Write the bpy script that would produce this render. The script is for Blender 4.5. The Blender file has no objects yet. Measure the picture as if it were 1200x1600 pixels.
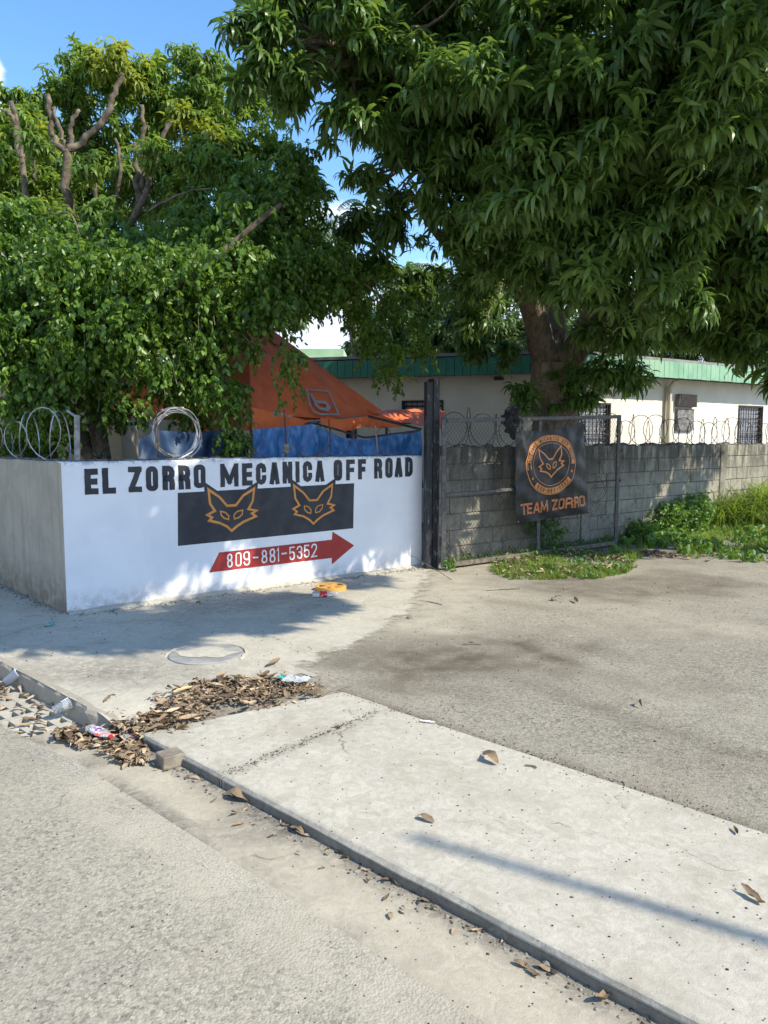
import bpy, bmesh, math, random
import numpy as np
from mathutils import Vector, Matrix, noise as mnoise
random.seed(7); rng = np.random.default_rng(7)
C = bpy.context.scene.collection
scene = bpy.context.scene
# ---------------------------------------------------------------- camera, sky, sun, exposure
PITCH = math.atan(115/1200)
cam_d = bpy.data.cameras.new('camera'); cam = bpy.data.objects.new('camera', cam_d); C.objects.link(cam)
cam.location = (0, 0, 1.6); cam.rotation_euler = (math.radians(90)-PITCH, 0, 0)
cam_d.sensor_fit = 'VERTICAL'; cam_d.sensor_height = 36; cam_d.sensor_width = 27; cam_d.lens = 27
cam_d.clip_end = 2000; scene.camera = cam
scene.render.resolution_x = 768; scene.render.resolution_y = 1024
SUN_AZ = math.radians(-26); SUN_EL = math.radians(43)          # azimuth measured from +X
SV = Vector((math.cos(SUN_AZ)*math.cos(SUN_EL), math.sin(SUN_AZ)*math.cos(SUN_EL), math.sin(SUN_EL)))
sun_d = bpy.data.lights.new('sun', 'SUN'); sun = bpy.data.objects.new('sun', sun_d); C.objects.link(sun)
sun_d.energy = 4.6; sun_d.angle = math.radians(0.53); sun_d.color = (1, .92, .77)
sun.rotation_euler = SV.to_track_quat('Z', 'Y').to_euler(); sun.location = (20, -10, 20)
world = bpy.data.worlds.new('World'); scene.world = world; world.use_nodes = True
wt = world.node_tree; wt.nodes.clear()
wo = wt.nodes.new('ShaderNodeOutputWorld'); bg = wt.nodes.new('ShaderNodeBackground')
sky = wt.nodes.new('ShaderNodeTexSky'); sky.sky_type = 'NISHITA'; sky.sun_disc = False
sky.sun_elevation = SUN_EL; sky.sun_rotation = math.pi/2 - SUN_AZ
sky.air_density = 1.15; sky.dust_density = .25; sky.ozone_density = 3.0
tc = wt.nodes.new('ShaderNodeTexCoord'); sep = wt.nodes.new('ShaderNodeSeparateXYZ')
wt.links.new(tc.outputs['Generated'], sep.inputs[0])
mp = wt.nodes.new('ShaderNodeMapping'); mp.inputs['Scale'].default_value = (1, 1, 2.6); mp.inputs['Location'].default_value = (3.1, 1.4, .2)
wt.links.new(tc.outputs['Generated'], mp.inputs[0])
cn = wt.nodes.new('ShaderNodeTexNoise'); cn.inputs['Scale'].default_value = 4.5; cn.inputs['Detail'].default_value = 9; cn.inputs['Roughness'].default_value = .55
wt.links.new(mp.outputs[0], cn.inputs['Vector'])
el = wt.nodes.new('ShaderNodeMapRange'); el.inputs['From Min'].default_value = .16; el.inputs['From Max'].default_value = .36
el.inputs['To Min'].default_value = .30; el.inputs['To Max'].default_value = -.25
wt.links.new(sep.outputs['Z'], el.inputs['Value'])
ad = wt.nodes.new('ShaderNodeMath'); ad.operation = 'ADD'; wt.links.new(cn.outputs[0], ad.inputs[0]); wt.links.new(el.outputs[0], ad.inputs[1])
cr = wt.nodes.new('ShaderNodeMapRange'); cr.inputs['From Min'].default_value = .56; cr.inputs['From Max'].default_value = .66; cr.interpolation_type = 'SMOOTHSTEP'
lx = wt.nodes.new('ShaderNodeMapRange'); lx.inputs['From Min'].default_value = -.37; lx.inputs['From Max'].default_value = -.45; lx.inputs['To Min'].default_value = 0; lx.inputs['To Max'].default_value = 1.0; wt.links.new(sep.outputs['X'], lx.inputs['Value'])
ly = wt.nodes.new('ShaderNodeMapRange'); ly.inputs['From Min'].default_value = .46; ly.inputs['From Max'].default_value = .40; wt.links.new(sep.outputs['Z'], ly.inputs['Value'])
lm_ = wt.nodes.new('ShaderNodeMath'); lm_.operation = 'MULTIPLY'; wt.links.new(lx.outputs[0], lm_.inputs[0]); wt.links.new(ly.outputs[0], lm_.inputs[1])
la = wt.nodes.new('ShaderNodeMath'); la.operation = 'ADD'; wt.links.new(ad.outputs[0], la.inputs[0]); wt.links.new(lm_.outputs[0], la.inputs[1])
wt.links.new(la.outputs[0], cr.inputs['Value'])
cm = wt.nodes.new('ShaderNodeMix'); cm.data_type = 'RGBA'
hs = wt.nodes.new('ShaderNodeHueSaturation'); hs.inputs['Saturation'].default_value = 1.18; hs.inputs['Value'].default_value = 1.25; wt.links.new(sky.outputs[0], hs.inputs['Color'])
wt.links.new(cr.outputs[0], cm.inputs['Factor']); wt.links.new(hs.outputs[0], cm.inputs[6]); cm.inputs[7].default_value = (4.9, 5.5, 6.3, 1)
wt.links.new(cm.outputs[2], bg.inputs['Color']); bg.inputs['Strength'].default_value = .15
wt.links.new(bg.outputs[0], wo.inputs['Surface'])
scene.view_settings.view_transform = 'Standard'; scene.view_settings.look = 'None'
scene.view_settings.gamma = 1; scene.view_settings.use_curve_mapping = False
scene.view_settings.exposure = .58
# ---------------------------------------------------------------- helpers
F = 1200.0
FW = Vector((0, math.cos(PITCH), -math.sin(PITCH))); UP = Vector((0, math.sin(PITCH), math.cos(PITCH))); RT = Vector((1, 0, 0)); EYE = Vector((0, 0, 1.6))
def ray(x, y): return FW + RT*((x-600)/F) + UP*((800-y)/F)
def P(x, y, z=0.0): d = ray(x, y); return EYE + d*((z-1.6)/d.z)             # pixel -> point on a level surface
def D(x, y, Y): d = ray(x, y); return EYE + d*(Y/d.y)                        # pixel -> point at depth Y
def PL(x, y, p0, n): d = ray(x, y); return EYE + d*((p0-EYE).dot(n)/d.dot(n))  # pixel -> point on a plane
def tag(o, label=None, cat=None, group=None, kind=None):
    if label: o['label'] = label
    if cat: o['category'] = cat
    if group: o['group'] = group
    if kind: o['kind'] = kind
    return o
def empty(name, loc=(0, 0, 0), rz=0, label=None, cat=None, group=None):
    o = bpy.data.objects.new(name, None); C.objects.link(o); o.location = loc; o.rotation_euler = (0, 0, rz)
    o.empty_display_size = .1
    return tag(o, label, cat, group)
class MB:
    def __init__(s): s.v = []; s.f = []
    def add(s, v, f):
        n = len(s.v); s.v += [tuple(p) for p in v]; s.f += [tuple(i+n for i in q) for q in f]; return s
    def box(s, c, d, M=None):
        x, y, z = d[0]/2, d[1]/2, d[2]/2
        v = [Vector((a*x, b*y, e*z)) for e in (-1, 1) for b in (-1, 1) for a in (-1, 1)]
        if M is not None: v = [M @ p for p in v]
        v = [p+Vector(c) for p in v]
        return s.add(v, [(0, 2, 3, 1), (4, 5, 7, 6), (0, 1, 5, 4), (2, 6, 7, 3), (0, 4, 6, 2), (1, 3, 7, 5)])
    def prism(s, pts, z0, z1):
        n = len(pts); v = [(p[0], p[1], z0) for p in pts]+[(p[0], p[1], z1) for p in pts]
        f = [tuple(range(n-1, -1, -1)), tuple(range(n, 2*n))]+[(i, (i+1) % n, n+(i+1) % n, n+i) for i in range(n)]
        return s.add(v, f)
    def tube(s, pts, r, n=6, cap=True, closed=False):
        pts = [Vector(p) for p in pts]; m = len(pts)
        rr = r if isinstance(r, (list, tuple)) else [r]*m
        t = (pts[1]-pts[0]).normalized(); a = t.orthogonal().normalized(); V = []
        for i in range(m):
            if closed: tt = pts[(i+1) % m]-pts[i-1]
            else: tt = pts[min(i+1, m-1)]-pts[max(i-1, 0)]
            tt = tt.normalized() if tt.length > 1e-9 else t
            a = (a-tt*a.dot(tt)); a = a.normalized() if a.length > 1e-6 else tt.orthogonal().normalized()
            b = tt.cross(a)
            for k in range(n):
                w = 2*math.pi*k/n; V.append(pts[i]+(a*math.cos(w)+b*math.sin(w))*rr[i])
        f = []
        for i in range(m if closed else m-1):
            j = (i+1) % m
            for k in range(n):
                f.append((i*n+k, i*n+(k+1) % n, j*n+(k+1) % n, j*n+k))
        if cap and not closed: f += [tuple(range(n-1, -1, -1)), tuple((m-1)*n+k for k in range(n))]
        return s.add(V, f)
    def beam(s, p, q, w, h=None, up=Vector((0, 0, 1))):
        p, q = Vector(p), Vector(q); h = h or w; d = (q-p); L = d.length; x = d.normalized()
        y = up.cross(x); y = y.normalized() if y.length > 1e-5 else Vector((1, 0, 0)); z = x.cross(y)
        M = Matrix((x, y, z)).transposed()
        return s.box((p+q)/2, (L, w, h), M)
    def lathe(s, prof, n=16, M=None, c=(0, 0, 0)):
        V = []; m = len(prof)
        for (r, z) in prof:
            for k in range(n):
                w = 2*math.pi*k/n; p = Vector((r*math.cos(w), r*math.sin(w), z))
                V.append((M @ p if M is not None else p)+Vector(c))
        f = [(i*n+k, i*n+(k+1) % n, (i+1)*n+(k+1) % n, (i+1)*n+k) for i in range(m-1) for k in range(n)]
        f += [tuple(range(n-1, -1, -1)), tuple((m-1)*n+k for k in range(n))]
        return s.add(V, f)
    def build(s, name, mat, parent=None, smooth=False, origin=None, bevel=0):
        me = bpy.data.meshes.new(name); v = s.v
        if origin is not None: o3 = Vector(origin); v = [Vector(p)-o3 for p in v]
        me.from_pydata([tuple(p) for p in v], [], s.f)
        if bevel:
            bm = bmesh.new(); bm.from_mesh(me)
            bmesh.ops.bevel(bm, geom=list(bm.edges), offset=bevel, segments=1, affect='EDGES', clamp_overlap=True)
            bm.to_mesh(me); bm.free()
        me.materials.append(mat)
        if smooth: me.polygons.foreach_set('use_smooth', [True]*len(me.polygons))
        o = bpy.data.objects.new(name, me); C.objects.link(o)
        if origin is not None: o.location = origin
        if parent: o.parent = parent
        return o
def obj_of(me, name, parent=None, M=None):
    o = bpy.data.objects.new(name, me); C.objects.link(o)
    if parent: o.parent = parent
    if M is not None: o.matrix_local = M
    return o
def quad_mesh(name, V, Q, mat, rnd=None, attrs=None, smooth=False):
    me = bpy.data.meshes.new(name); V = np.ascontiguousarray(V, dtype=np.float32); Q = np.ascontiguousarray(Q, dtype=np.int32)
    me.vertices.add(len(V)); me.vertices.foreach_set('co', V.ravel())
    k = Q.shape[1]; me.loops.add(Q.size); me.loops.foreach_set('vertex_index', Q.ravel())
    me.polygons.add(len(Q)); me.polygons.foreach_set('loop_start', np.arange(0, Q.size, k, dtype=np.int32))
    try: me.polygons.foreach_set('loop_total', np.full(len(Q), k, dtype=np.int32))
    except Exception: pass
    me.update(calc_edges=True)
    al = dict(attrs or {})
    if rnd is not None: al['rnd'] = rnd
    for k2, a in al.items():
        at = me.attributes.new(k2, 'FLOAT', 'POINT'); at.data.foreach_set('value', np.asarray(a, dtype=np.float32))
    if smooth: me.polygons.foreach_set('use_smooth', np.ones(len(Q), dtype=bool))
    me.materials.append(mat); return me
def scatter(tmpl, mats, name, mat, per_leaf=True, bias=None):
    """join many transformed copies of templates [(V,Q,R)] into one mesh; mats (n,4,4)"""
    Vs, Qs, Rs = [], [], []; off = 0; ids = rng.integers(0, len(tmpl), len(mats))
    for t, (tv, tq, tr) in enumerate(tmpl):
        M = mats[ids == t]; n = len(M)
        if not n: continue
        v = np.einsum('nij,kj->nki', M[:, :3, :3], tv)+M[:, None, :3, 3]
        q = tq[None]+(np.arange(n)*len(tv))[:, None, None]+off
        r = (tr[None]*.6+rng.random((n, 1))*.4)
        if bias is not None: r = r+bias[ids == t][:, None]
        Vs.append(v.reshape(-1, 3)); Qs.append(q.reshape(-1, tq.shape[1])); Rs.append(np.clip(r, 0, 1).ravel()); off += n*len(tv)
    return quad_mesh(name, np.concatenate(Vs), np.concatenate(Qs), mat, np.concatenate(Rs))
def rot_z(a): c, s = np.cos(a), np.sin(a); o = np.zeros_like(a); l = np.ones_like(a); return np.stack([np.stack([c, -s, o], -1), np.stack([s, c, o], -1), np.stack([o, o, l], -1)], -2)
def rot_x(a): c, s = np.cos(a), np.sin(a); o = np.zeros_like(a); l = np.ones_like(a); return np.stack([np.stack([l, o, o], -1), np.stack([o, c, -s], -1), np.stack([o, s, c], -1)], -2)
def mats_at(pos, tilt, smin, smax, spin=None):
    n = len(pos); az = rng.random(n)*6.283; R = rot_z(az) @ rot_x(tilt) @ rot_z(rng.random(n)*6.283 if spin is None else spin)
    s = rng.uniform(smin, smax, n); M = np.zeros((n, 4, 4)); M[:, :3, :3] = R*s[:, None, None]; M[:, :3, 3] = pos; M[:, 3, 3] = 1
    return M
_g = rng.random((64, 64))
def vn(x, y, s=1.0, seed=0):
    x = np.asarray(x)*s+seed*7.3+100; y = np.asarray(y)*s+seed*3.7+100
    xi = np.floor(x).astype(int); yi = np.floor(y).astype(int); fx = x-xi; fy = y-yi; fx = fx*fx*(3-2*fx); fy = fy*fy*(3-2*fy)
    g = lambda a, b: _g[a % 64, b % 64]
    return (g(xi, yi)*(1-fx)+g(xi+1, yi)*fx)*(1-fy)+(g(xi, yi+1)*(1-fx)+g(xi+1, yi+1)*fx)*fy
def fbm(x, y, s=1.0, seed=0, o=4):
    t = 0; a = .5
    for i in range(o): t = t+a*vn(x, y, s*2**i, seed+i*5); a *= .5
    return t/(1-.5**o)
def sst(x, a, b): t = np.clip((np.asarray(x, dtype=float)-a)/(b-a), 0, 1); return t*t*(3-2*t)
# ---------------------------------------------------------------- materials
class NM:
    def __init__(s, name, rough=.8, spec=.3, metal=0):
        s.m = bpy.data.materials.new(name); s.m.use_nodes = True; s.t = s.m.node_tree; s.b = s.t.nodes['Principled BSDF']
        s.b.inputs['Roughness'].default_value = rough; s.b.inputs['Metallic'].default_value = metal
        s.b.inputs['Specular IOR Level'].default_value = spec
    def n(s, k): return s.t.nodes.new(k)
    def l(s, a, b): s.t.links.new(a, b)
    def coord(s, kind='Object', scale=None):
        if kind == 'Pos': o = s.n('ShaderNodeNewGeometry').outputs['Position']
        else: o = s.n('ShaderNodeTexCoord').outputs[kind]
        if scale:
            m = s.n('ShaderNodeMapping'); m.inputs['Scale'].default_value = scale; s.l(o, m.inputs[0]); o = m.outputs[0]
        return o
    def noise(s, co, sc, det=5, ro=.55, dist=0):
        n = s.n('ShaderNodeTexNoise'); n.inputs['Scale'].default_value = sc; n.inputs['Detail'].default_value = det
        n.inputs['Roughness'].default_value = ro; n.inputs['Distortion'].default_value = dist; s.l(co, n.inputs['Vector']); return n.outputs[0]
    def voro(s, co, sc, out='Distance', feat='F1'):
        n = s.n('ShaderNodeTexVoronoi'); n.feature = feat; n.inputs['Scale'].default_value = sc; s.l(co, n.inputs['Vector']); return n.outputs[out]
    def mr(s, v, a, b, c=0, d=1, smooth=True):
        n = s.n('ShaderNodeMapRange'); n.interpolation_type = 'SMOOTHSTEP' if smooth else 'LINEAR'
        for k, x in zip(('From Min', 'From Max', 'To Min', 'To Max'), (a, b, c, d)): n.inputs[k].default_value = x
        s.l(v, n.inputs['Value']); return n.outputs[0]
    def mix(s, f, a, b, mode='MIX'):
        n = s.n('ShaderNodeMix'); n.data_type = 'RGBA'; n.blend_type = mode
        for x, k in ((f, 0), (a, 6), (b, 7)):
            if isinstance(x, (int, float)): n.inputs[k].default_value = x
            elif isinstance(x, tuple): n.inputs[k].default_value = (*x, 1)
            else: s.l(x, n.inputs[k])
        return n.outputs[2]
    def math(s, op, a, b=0.0):
        n = s.n('ShaderNodeMath'); n.operation = op
        for i, x in enumerate((a, b)):
            if isinstance(x, (int, float)): n.inputs[i].default_value = x
            else: s.l(x, n.inputs[i])
        return n.outputs[0]
    def attr(s, name): n = s.n('ShaderNodeAttribute'); n.attribute_name = name; return n.outputs['Fac']
    def col(s, c):
        if isinstance(c, tuple): s.b.inputs['Base Color'].default_value = (*c, 1)
        else: s.l(c, s.b.inputs['Base Color'])
        return s
    def bump(s, h, st=.3, dist=.01, prev=None):
        n = s.n('ShaderNodeBump'); n.inputs['Strength'].default_value = st; n.inputs['Distance'].default_value = dist; s.l(h, n.inputs['Height'])
        if prev: s.l(prev, n.inputs['Normal'])
        s.l(n.outputs[0], s.b.inputs['Normal']); return n.outputs[0]
    def sepz(s, co): n = s.n('ShaderNodeSeparateXYZ'); s.l(co, n.inputs[0]); return n.outputs
def simple(name, c1, c2, sc=8, rough=.7, bump=.2, bsc=60, spec=.3, metal=0, kind='Object', bd=.003, lo=.35, hi=.65):
    m = NM(name, rough, spec, metal); co = m.coord(kind)
    m.col(m.mix(m.mr(m.noise(co, sc, 6), lo, hi), c1, c2))
    if bump: m.bump(m.noise(co, bsc, 4), bump, bd)
    return m.m
def leafmat(name, dark, light, yel, rough=.4, trans=.3, spec=.5):
    m = NM(name, rough, spec); r = m.attr('rnd'); oi = m.n('ShaderNodeObjectInfo').outputs['Random']
    r2 = m.math('ADD', m.math('MULTIPLY', r, .9), m.math('MULTIPLY', oi, .15))
    c = m.mix(m.mr(r2, .1, .85), dark, light); c = m.mix(m.mr(r2, .9, 1.0), c, yel); m.col(c)
    co = m.coord('Pos'); m.bump(m.noise(co, 90, 2), .25, .002)
    tr = m.n('ShaderNodeBsdfTranslucent'); hs = m.n('ShaderNodeHueSaturation'); hs.inputs['Hue'].default_value = .475; hs.inputs['Value'].default_value = 1.9; hs.inputs['Saturation'].default_value = 1.1
    m.l(c, hs.inputs['Color']); m.l(hs.outputs[0], tr.inputs['Color'])
    mx = m.n('ShaderNodeMixShader'); mx.inputs[0].default_value = trans; out = m.t.nodes['Material Output']
    m.l(m.b.outputs[0], mx.inputs[1]); m.l(tr.outputs[0], mx.inputs[2]); m.l(mx.outputs[0], out.inputs['Surface'])
    return m.m
def mat_asphalt(name, d, l, dustc, gsc=1.0):
    m = NM(name, .88, .25); co = m.coord('Pos')
    v = m.voro(co, 80*gsc, 'Color'); vb = m.sepz(v)[0]
    ve = m.voro(co, 95*gsc)
    f = m.noise(co, 45, 7, .75); g = m.noise(co, 1.1, 5, .6); g2 = m.noise(co, 5, 4, .6)
    c = m.mix(m.mr(f, .33, .68), d, l)
    c = m.mix(m.mr(vb, .5, 1.0, 0, .75), c, (l[0]*1.3, l[1]*1.28, l[2]*1.2))
    c = m.mix(m.mr(vb, .0, .2, .8, 0), c, (d[0]*.4, d[1]*.4, d[2]*.42))
    sp = m.noise(co, 260, 2, .6); c = m.mix(m.mr(sp, .62, .72, 0, .6), c, (d[0]*.35, d[1]*.35, d[2]*.35))
    c = m.mix(m.mr(g, .35, .7, 0, .35), c, (d[0]*.8, d[1]*.82, d[2]*.86))
    ds = m.attr('dust'); dm = m.math('MULTIPLY', ds, m.mr(m.math('ADD', m.math('MULTIPLY', f, .5), m.math('MULTIPLY', g2, .5)), .3, .62, .35, 1))
    c = m.mix(dm, c, dustc)
    st = m.attr('stain'); c = m.mix(m.math('MULTIPLY', st, m.mr(g2, .3, .6, .4, 1)), c, (.11, .09, .065))
    cw_ = m.n('ShaderNodeVectorMath'); cw_.operation = 'ADD'; nz = m.n('ShaderNodeTexNoise'); nz.inputs['Scale'].default_value = 3.0; nz.inputs['Detail'].default_value = 6; m.l(co, nz.inputs['Vector']); sc_ = m.n('ShaderNodeVectorMath'); sc_.operation = 'SCALE'; sc_.inputs[3].default_value = .55; m.l(nz.outputs[1], sc_.inputs[0]); m.l(co, cw_.inputs[0]); m.l(sc_.outputs[0], cw_.inputs[1])
    cr_ = m.voro(cw_.outputs[0], .62, 'Distance', 'DISTANCE_TO_EDGE'); cm_ = m.math('MULTIPLY', m.mr(cr_, .001, .004, 1, 0), m.mr(g, .56, .64)); c = m.mix(m.math('MULTIPLY', cm_, .5), c, (.05, .045, .035))
    br = m.noise(co, .9, 6, .65, .8); c = m.mix(m.mr(br, .52, .70, 0, .25), c, (.23, .19, .135))
    m.col(c)
    b = m.bump(m.noise(co, 16, 4, .6), .12, .012); m.bump(m.math('ADD', m.math('MULTIPLY', ve, -.8), m.noise(co, 150, 3, .7)), .55, .006, b)
    return m.m
def mat_concrete(name, a, b, dirt, tro=1.0):
    m = NM(name, .85, .25); co = m.coord('Pos')
    f = m.noise(co, 16, 8, .7, 1.2); g = m.noise(co, 1.7, 6, .62); sw = m.noise(co, 38, 5, .6, 2.5)
    c = m.mix(m.mr(f, .3, .7), a, b); c = m.mix(m.mr(g, .46, .72, 0, .5), c, dirt)
    c = m.mix(m.mr(sw, .52, .64, 0, .22), c, (a[0]*.72, a[1]*.7, a[2]*.66))
    gl = m.noise(co, 6, 7, .75, 1.5); c = m.mix(m.mr(gl, .56, .66, 0, .32), c, (.36, .345, .315))
    sp = m.noise(co, 190, 3, .65); c = m.mix(m.mr(sp, .63, .73, 0, .5), c, (.12, .11, .095))
    cw_ = m.n('ShaderNodeVectorMath'); cw_.operation = 'ADD'; nz = m.n('ShaderNodeTexNoise'); nz.inputs['Scale'].default_value = 3.4; nz.inputs['Detail'].default_value = 6; m.l(co, nz.inputs['Vector']); sc_ = m.n('ShaderNodeVectorMath'); sc_.operation = 'SCALE'; sc_.inputs[3].default_value = .5; m.l(nz.outputs[1], sc_.inputs[0]); m.l(co, cw_.inputs[0]); m.l(sc_.outputs[0], cw_.inputs[1])
    cr_ = m.voro(cw_.outputs[0], .55, 'Distance', 'DISTANCE_TO_EDGE'); cm_ = m.math('MULTIPLY', m.mr(cr_, .0012, .0045, 1, 0), m.mr(g, .50, .58)); c = m.mix(m.math('MULTIPLY', cm_, .6), c, (.10, .09, .07))
    br = m.noise(co, 2.3, 7, .7, 1.0); c = m.mix(m.mr(br, .50, .68, 0, .45), c, (.31, .275, .205))
    st2 = m.noise(m.coord('Pos', (1, 1, 1)), 75, 3, .6); c = m.mix(m.mr(st2, .55, .7, 0, .25), c, (.27, .24, .19))
    st = m.attr('stain'); c = m.mix(m.math('MULTIPLY', st, m.mr(f, .3, .62, .35, 1)), c, (.12, .11, .095)); m.col(c)
    bb = m.bump(m.noise(co, 30, 5, .6, 2.8), .3*tro, .008); m.bump(m.noise(co, 170, 3, .7), .35, .003, bb)
    return m.m
M_ROAD = mat_asphalt('old_road', (.165, .155, .127), (.385, .36, .29), (.425, .385, .30))
M_DRIVE = mat_asphalt('worn_driveway', (.140, .130, .106), (.305, .28, .226), (.44, .40, .315))
M_CONC = mat_concrete('sidewalk_concrete', (.53, .495, .41), (.39, .36, .295), (.32, .29, .23))
M_CURB = mat_concrete('curb_face', (.21, .195, .165), (.14, .13, .11), (.10, .09, .07))
M_EARTH = simple('earth', (.13, .10, .06), (.09, .10, .04), 3, .95, .5, 20, bd=.03, kind='Pos')

# ---------------------------------------------------------------- ground, road, sidewalk
C0 = np.array([-.77, 3.5]); VA = np.array([-.724, .690]); VB = np.array([.690, .724])
def AB(a, b, z=0.0): p = C0+VA*a+VB*b; return Vector((p[0], p[1], z))
def toab(p): d = np.array([p[0], p[1]])-C0; return float(d@VA), float(d@VB)
def gz(a): return -.046-.072*sst(a, .5, 1.7)
def sheet(name, av, bv, zf, keep, mat, attrs=None, parent=None, jit=0):
    a, b = np.meshgrid(av, bv, indexing='ij'); x = C0[0]+VA[0]*a+VB[0]*b; y = C0[1]+VA[1]*a+VB[1]*b
    z = zf(a, b, x, y); V = np.stack([x, y, z+0*x], -1).reshape(-1, 3); na, nb = a.shape
    i = np.arange(na*nb).reshape(na, nb); Q = np.stack([i[:-1, :-1], i[:-1, 1:], i[1:, 1:], i[1:, :-1]], -1)
    ac = (a[:-1, :-1]+a[1:, 1:])/2; bc = (b[:-1, :-1]+b[1:, 1:])/2; xc = (x[:-1, :-1]+x[1:, 1:])/2; yc = (y[:-1, :-1]+y[1:, 1:])/2
    k = keep(ac, bc, xc, yc); Q = Q[k]
    at = {n: f(a, b, x, y).ravel() for n, f in (attrs or {}).items()}
    Q = Q[:, ::-1]
    me = quad_mesh(name, V, Q, mat, None, at, smooth=True); o = bpy.data.objects.new(name, me); C.objects.link(o)
    if parent: o.parent = parent
    return o
fine = lambda lo, hi, st, far=60, n=14: np.concatenate([lo-np.geomspace(far, st*2, n), np.arange(lo, hi, st), hi+np.geomspace(st*2, far, n)])
g0 = MB(); g0.add([(-300, -300, -.32), (300, -300, -.32), (300, 300, -.32), (-300, 300, -.32)], [(0, 1, 2, 3)]); tag(g0.build('terrain', M_EARTH), kind='structure')
def road_z(a, b, x, y): return -.036-.067*sst(a, .5, 1.7)*sst(b, -1.4, -.4)+.012*(fbm(x, y, .8, 3)-.5)+.003*(fbm(x, y, 9, 4)-.5)
def road_dust(a, b, x, y):
    d = .30+.4*fbm(x, y, 1.3, 2)*sst(b, -2.6, -.4)
    d += .9*np.exp(-((b+.42+.06*(fbm(x, y, 3, 1)-.5)*2)/.16)**2)*sst(1.1-a, 0, 1)
    return np.clip(d, 0, 1)
def road_stain(a, b, x, y): return np.clip(.25*sst(fbm(x, y, 1.1, 9), .55, .8), 0, 1)
tag(sheet('road', fine(-4, 4, .05), np.concatenate([-.36-np.geomspace(9, .06, 10)[:-4]-3.0, np.arange(-3.4, -.31, .05)]),
          road_z, lambda a, b, x, y: b < -.34+.03*(fbm(x, y, 2.2, 8)-.5)*2, M_ROAD, {'dust': road_dust, 'stain': road_stain}), kind='structure')
M_GUT = mat_concrete('gutter_concrete', (.47, .42, .325), (.37, .33, .25), (.29, .25, .185))
tag(sheet('gutter', fine(-4, 4, .05), np.arange(-.5, .06, .04), lambda a, b, x, y: gz(a)+.006*(fbm(x, y, 5, 3)-.5)-.012*sst(-b, .3, .45),
          lambda a, b, x, y: ((a < 1.46) | (a > 2.66)) | (b < -.40), M_GUT, {'stain': lambda a, b, x, y: np.clip(.85*np.exp(-((b+.02)/.06)**2)+.75*np.exp(-((b+.33)/.05)**2)*sst(fbm(x, y, 2.2, 2), .35, .6)+.45*sst(fbm(x, y, 2.6, 14), .48, .7), 0, 1)}), kind='structure')
# sidewalk slabs
side = empty('sidewalk'); tag(side, kind='structure')
def slab(a0, a1, b0, b1, skew0=0, skew1=0, seed=0):
    n = 40; pts = []
    L = a1-a0; na = max(4, int(L/.06)); V = []; top = .008
    bm = bmesh.new()
    rows = []
    for i in range(na+1):
        t = i/na; r = []
        for j, b in enumerate([b0, b0+.012, b0+.03, b0+.25, b0+.5, b0+.75, b0+1.0, b1-.02, b1]):
            a = a0+L*t+(skew0*(1-t)+skew1*t)*(b-b0)
            e = .05*(float(fbm(a, 0, 1.3, seed))-.5)+.02*(float(fbm(a, 0, 7, seed))-.5) if b == b1 else 0
            jf = .011*(float(fbm(a, 3, 2.2, seed))-.5)*2 if j == 0 else .006*(float(fbm(a, 9, 6, seed))-.5)*2 if j == 1 else 0
            z = top+(-.012-.008*float(fbm(a, 7, 8, seed)) if j == 0 else -.003 if j == 1 else 0)+(-.022 if j == 8 else 0)
            jj = .010*(float(fbm(a, seed, 6, 5))-.5)*2 if (i in (0, na)) else 0
            r.append(bm.verts.new(AB(a+jj, b+e*3+jf, z)))
        rows.append(r)
    for i in range(na):
        for j in range(8): bm.faces.new((rows[i][j], rows[i][j+1], rows[i+1][j+1], rows[i+1][j]))
    for i in range(na):      # front, back
        for col in (0, 8):
            p, q = rows[i][col], rows[i+1][col]
            p2 = bm.verts.new((p.co.x, p.co.y, -.2)); q2 = bm.verts.new((q.co.x, q.co.y, -.2)); bm.faces.new((p, q, q2, p2))
    for r in (rows[0], rows[-1]):
        for j in range(8):
            p, q = r[j], r[j+1]; p2 = bm.verts.new((p.co.x, p.co.y, -.2)); q2 = bm.verts.new((q.co.x, q.co.y, -.2)); bm.faces.new((p, q, q2, p2))
    bmesh.ops.recalc_face_normals(bm, faces=bm.faces[:])
    me = bpy.data.meshes.new('concrete_slab'); bm.to_mesh(me); bm.free(); me.materials.append(M_CONC)
    at = me.attributes.new('stain', 'FLOAT', 'POINT')
    co = np.array([v.co[:] for v in me.vertices]); d = co[:, :2]-C0; aa = d@VA; bb = d@VB
    st = .35*np.exp(-((aa-.02)/.05)**2)+.5*sst(aa, .45, .75)*sst(fbm(aa, bb, 2.5, 4), .35, .6)+.3*(bb < .02)
    at.data.foreach_set('value', np.clip(st, 0, 1).astype(np.float32))
    o = bpy.data.objects.new('concrete_slab', me); C.objects.link(o); o.parent = side
    f = MB()
    nf = max(3, int(L/.06))
    for i in range(nf):
        p = AB(a0+.012+(L-.024)*i/nf, b0-.004+.011*(float(fbm(a0+L*i/nf, 3, 2.2, seed))-.5)*2, -.008-.014*float(fbm(a0+L*i/nf, 7, 8, seed))); q = AB(a0+.012+(L-.024)*(i+1)/nf, b0-.004+.011*(float(fbm(a0+L*(i+1)/nf, 3, 2.2, seed))-.5)*2, -.008-.014*float(fbm(a0+L*(i+1)/nf, 7, 8, seed)))
        pb, qb = Vector((p.x, p.y, -.19)), Vector((q.x, q.y, -.19))
        s_ = Vector((-.69, -.724, 0))*.004
        f.add([p, q, qb+s_, pb+s_], [(0, 1, 2, 3)])
    f.build('kerb_face', M_CURB, side)
slab(-14, -.007, 0, 1.235, 0, .06, 1); slab(.007, .76, 0, 1.25, .06, -.24, 2)
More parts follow.
